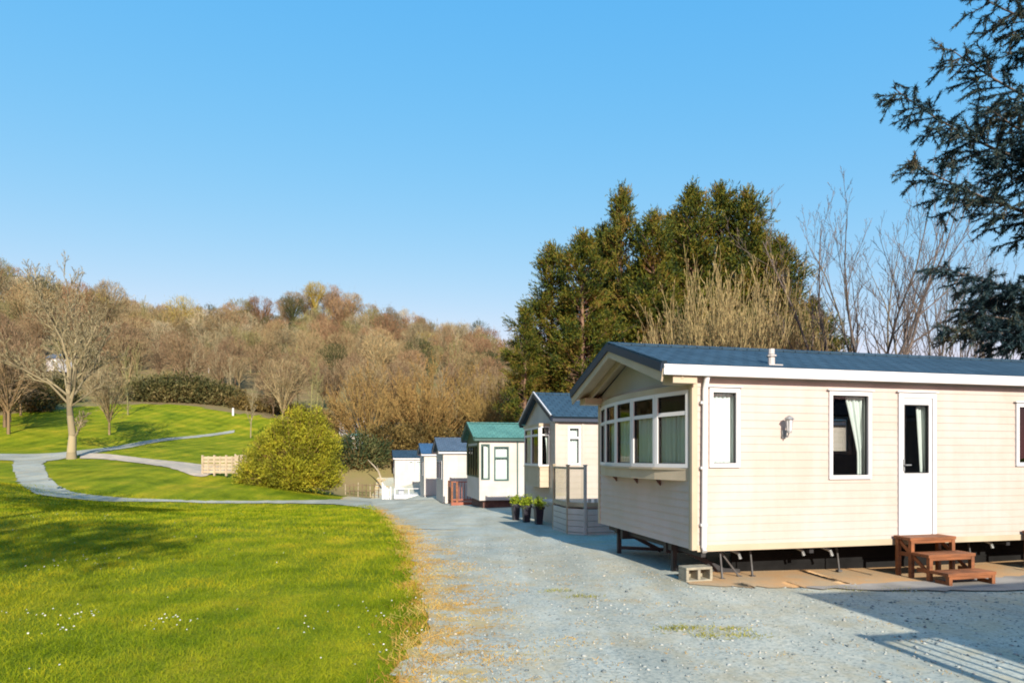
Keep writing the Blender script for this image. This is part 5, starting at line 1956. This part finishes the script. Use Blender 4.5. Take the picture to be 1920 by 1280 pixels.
# ------------------------------------------------------------------ grass, daisies, dry tufts, loose stones
LE = np.array([(float(p[0]), float(p[1])) for p in resample(lawn_edge, .25)[0]])
LE = LE[np.argsort(LE[:, 1])]


def edge_x(y): return np.interp(y, LE[:, 1], LE[:, 0])


def ribbons(x, y, h, wd, lean, rs):
    z = Hn(x, y)
    n = len(x)
    a = rs.uniform(0, 6.28, n); l = np.abs(rs.normal(0, lean, n))
    p0 = np.stack([x, y, z - .004], -1)
    p1 = p0 + np.stack([np.cos(a) * l * h, np.sin(a) * l * h, h], -1)
    return np.concatenate([p0, p1, wd[:, None], wd[:, None] * .25], 1)


def grass():
    rs = np.random.RandomState(12)
    S = []
    for (d0, d1, dens, h0, wd) in ((2.6, 7, 2600, .034, .0026), (7, 12, 1100, .040, .004), (12, 19, 420, .045, .0075), (19, 27, 170, .05, .013)):
        n = int(dens * (d1 - d0) * d1 * .95)
        y = rs.uniform(d0, d1, n); x = -rs.uniform(-.25, 1, n) * d1 * .95
        ok = (x < edge_x(y) + rs.normal(0, .05, n)) & (x > -.95 * y - 1)
        x, y = x[ok], y[ok]
        cl = np.sin(x * 2.1 + np.sin(y * 1.3) * 2) * np.sin(y * 1.7 + x * .6) * .5 + .5
        h = h0 * rs.uniform(.55, 1.35, len(x)) * (.75 + .5 * cl)
        # longer along the margin
        near = np.exp(-np.abs(x - edge_x(y)) / .35)
        h = h * (1 + .7 * near)
        S.append(ribbons(x, y, h, np.full(len(x), wd), .75, rs))
    m = mat_leaf('grass_blades', [(0.05, (0.085, 0.13, 0.001)), (0.38, (0.205, 0.262, 0.010)), (0.7, (0.32, 0.325, 0.016)), (1.0, (0.41, 0.335, 0.014))], transl=.35, spec=.05, noise_scale=1.1, post=mow_shade_bands)
    o = link('grass', np_mesh('grass', *seg_mesh('g', np.concatenate(S), 2)), m)
    tag(o, kind='stuff')
    # dry straw coloured tufts along the margin and in the gravel
    S = []
    n = 240
    y = 3.2 + 20 * rs.uniform(0, 1, n) ** 1.6
    x = edge_x(y) + rs.normal(0.02, .12, n)
    k = 26
    X, Y = np.repeat(x, k) + rs.normal(0, .06, n * k), np.repeat(y, k) + rs.normal(0, .07, n * k)
    S.append(ribbons(X, Y, rs.uniform(.02, .075, n * k), np.full(n * k, .0032) * (1 + Y * .06), 1.2, rs))
    n = 430
    y = 3.4 + 12 * rs.uniform(0, 1, n) ** 1.3
    x = edge_x(y) + np.abs(rs.normal(0, .26, n)) * np.interp(y, [3, 5, 10, 15], [2.6, 2.2, 1.5, .6])
    k = 34
    X, Y = np.repeat(x, k) + rs.normal(0, .09, n * k), np.repeat(y, k) + rs.normal(0, .05, n * k)
    S.append(ribbons(X, Y, rs.uniform(.03, .045, n * k), np.full(n * k, .005) * (1 + Y * .05), 1.6, rs))
    n = 90
    y = rs.uniform(4.2, 9, n); x = edge_x(y) + rs.uniform(.4, 4.2, n)
    k = 24
    X, Y = np.repeat(x, k) + rs.normal(0, .07, n * k), np.repeat(y, k) + rs.normal(0, .03, n * k)
    S.append(ribbons(X, Y, rs.uniform(.03, .042, n * k), np.full(n * k, .005), 1.6, rs))
    m = mat_leaf('dry_grass', [(0.1, (0.26, 0.15, 0.03)), (0.45, (0.42, 0.25, 0.045)), (0.75, (0.47, 0.35, 0.12)), (1.0, (0.28, 0.27, 0.03))], transl=.2, noise_scale=1.6)
    o = link('dry_grass', np_mesh('dry_grass', *seg_mesh('g', np.concatenate(S), 2)), m)
    tag(o, kind='stuff')
    # a few green weeds in the gravel
    S = []
    for (px_, py_) in ((1262, 1186), (1290, 1182), (1366, 1186), (1400, 1198), (1330, 1200), (1040, 1112), (1095, 1124), (1590, 1108), (1690, 1112)):
        gx_, gy_ = ground_at(px_, py_, 3)
        X, Y = rs.normal(gx_, .10, 130), rs.normal(gy_, .035, 130)
        S.append(ribbons(X, Y, rs.uniform(.035, .055, 130), np.full(130, .005), 1.3, rs))
    o = link('weeds', np_mesh('weeds', *seg_mesh('g', np.concatenate(S), 2)), mat_leaf('moss_weeds', [(0.1, (0.14, 0.14, 0.02)), (0.6, (0.28, 0.27, 0.03)), (1, (0.40, 0.36, 0.07))], noise_scale=2))
    tag(o, kind='stuff')


grass()


def daisies():
    rs = np.random.RandomState(9)
    P = []
    for (px_, py_, n, r) in ((130, 1052, 26, .35), (112, 1068, 16, .3), (105, 1156, 22, .18), (160, 1158, 16, .12), (100, 1190, 16, .12), (310, 1176, 26, .16), (325, 1170, 10, .12), (80, 1262, 6, .08),
                             (170, 968, 22, .7), (15, 1004, 16, .6), (355, 1062, 8, .6), (600, 1178, 12, .3), (665, 1232, 10, .15), (680, 1150, 12, .3), (740, 1130, 14, .2), (770, 1190, 10, .2), (450, 965, 12, .9)):
        gx_, gy_ = ground_at(px_, py_, 3)
        n = int(n * .6); a = rs.normal(0, 1, (n, 2)) * [r, r * .8] + [gx_, gy_]
        P.append(a)
    n = 30
    y = 4 + 12 * rs.uniform(0, 1, n) ** 1.3; x = -rs.uniform(.15, .9, n) * y
    P.append(np.stack([x, y], -1))
    P = np.concatenate(P)
    P = P[P[:, 0] < edge_x(P[:, 1]) + .05]
    z = Hn(P[:, 0], P[:, 1]) + rs.uniform(.03, .05, len(P))
    V, Fc = [], []
    for i in range(len(P)):
        c = np.array([P[i, 0], P[i, 1], z[i]])
        nrm = Vector((rs.normal(0, .3), -.45 + rs.normal(0, .3), 1)).normalized()
        u = nrm.orthogonal().normalized(); w_ = nrm.cross(u)
        r = rs.uniform(.005, .0085)
        for k in range(8):
            a0, a1 = 6.283 * k / 8 - .3, 6.283 * k / 8 + .3
            b = len(V)
            V += [tuple(c), tuple(c + np.array(u) * r * math.cos(a0) + np.array(w_) * r * math.sin(a0)), tuple(c + np.array(u) * r * 1.12 * math.cos((a0 + a1) / 2) + np.array(w_) * r * 1.12 * math.sin((a0 + a1) / 2)),
                  tuple(c + np.array(u) * r * math.cos(a1) + np.array(w_) * r * math.sin(a1))]
            Fc.append((b, b + 1, b + 2, b + 3))
    o = link('daisies', np_mesh('daisies', V, Fc), mat('daisy_petals', (0.62, 0.62, 0.58), (0.5, 0.5, 0.46), 0.8))
    tag(o, kind='stuff')


daisies()


def loose_stones():
    rs = np.random.RandomState(31)
    n = 9000
    y = 3.2 + 9.5 * rs.uniform(0, 1, n) ** 1.4
    x = edge_x(y) + .05 + rs.uniform(0, 1, n) * 9
    ok = (x < .95 * y + .5)
    L = np.stack([x, y], -1) - np.array([[C1.x, C1.y]])
    s_, t_ = L @ np.array([PS.x, PS.y]), L @ np.array([PT.x, PT.y])
    ok &= (t_ < -.3) | (s_ < -.3)
    x, y = x[ok], y[ok]; n = len(x)
    z = Hn(x, y) + .026
    ico = np.array([(0, 0, 1), (.9, 0, .1), (.28, .86, .1), (-.73, .53, .05), (-.73, -.53, .1), (.28, -.86, .0), (0, 0, -.6)])
    tri = np.array([(0, 1, 2), (0, 2, 3), (0, 3, 4), (0, 4, 5), (0, 5, 1), (6, 2, 1), (6, 3, 2), (6, 4, 3), (6, 5, 4), (6, 1, 5)])
    sc_ = rs.gamma(3, .0038, n).clip(.005, .026)
    a = rs.uniform(0, 6.28, n)
    st = rs.uniform(.6, 1.2, (n, 3)) * np.array([[1, 1, .6]])
    v = ico[None] * st[:, None] * sc_[:, None, None] + rs.normal(0, .12, (n, 7, 3)) * sc_[:, None, None]
    ca, sa = np.cos(a)[:, None], np.sin(a)[:, None]
    X = v[..., 0] * ca - v[..., 1] * sa + x[:, None]; Y = v[..., 0] * sa + v[..., 1] * ca + y[:, None]
    V = np.stack([X, Y, v[..., 2] + z[:, None]], -1).reshape(-1, 3)
    Fc = (tri[None] + (np.arange(n) * 7)[:, None, None]).reshape(-1, 3)
    m, nn, l, b = nodes('loose_stone')
    g = nn.new('ShaderNodeNewGeometry')
    r = ramp(nn, [(0, (0.10, 0.12, 0.12)), (.5, (0.25, 0.275, 0.26)), (.9, (0.35, 0.37, 0.34)), (1, (0.42, 0.37, 0.28))])
    l.new(g.outputs['Random Per Island'], r.inputs[0]); l.new(r.outputs[0], b.inputs['Base Color']); b.inputs['Roughness'].default_value = .85
    o = link('loose_stones', np_mesh('loose_stones', V, Fc), m)
    tag(o, kind='stuff')


loose_stones()
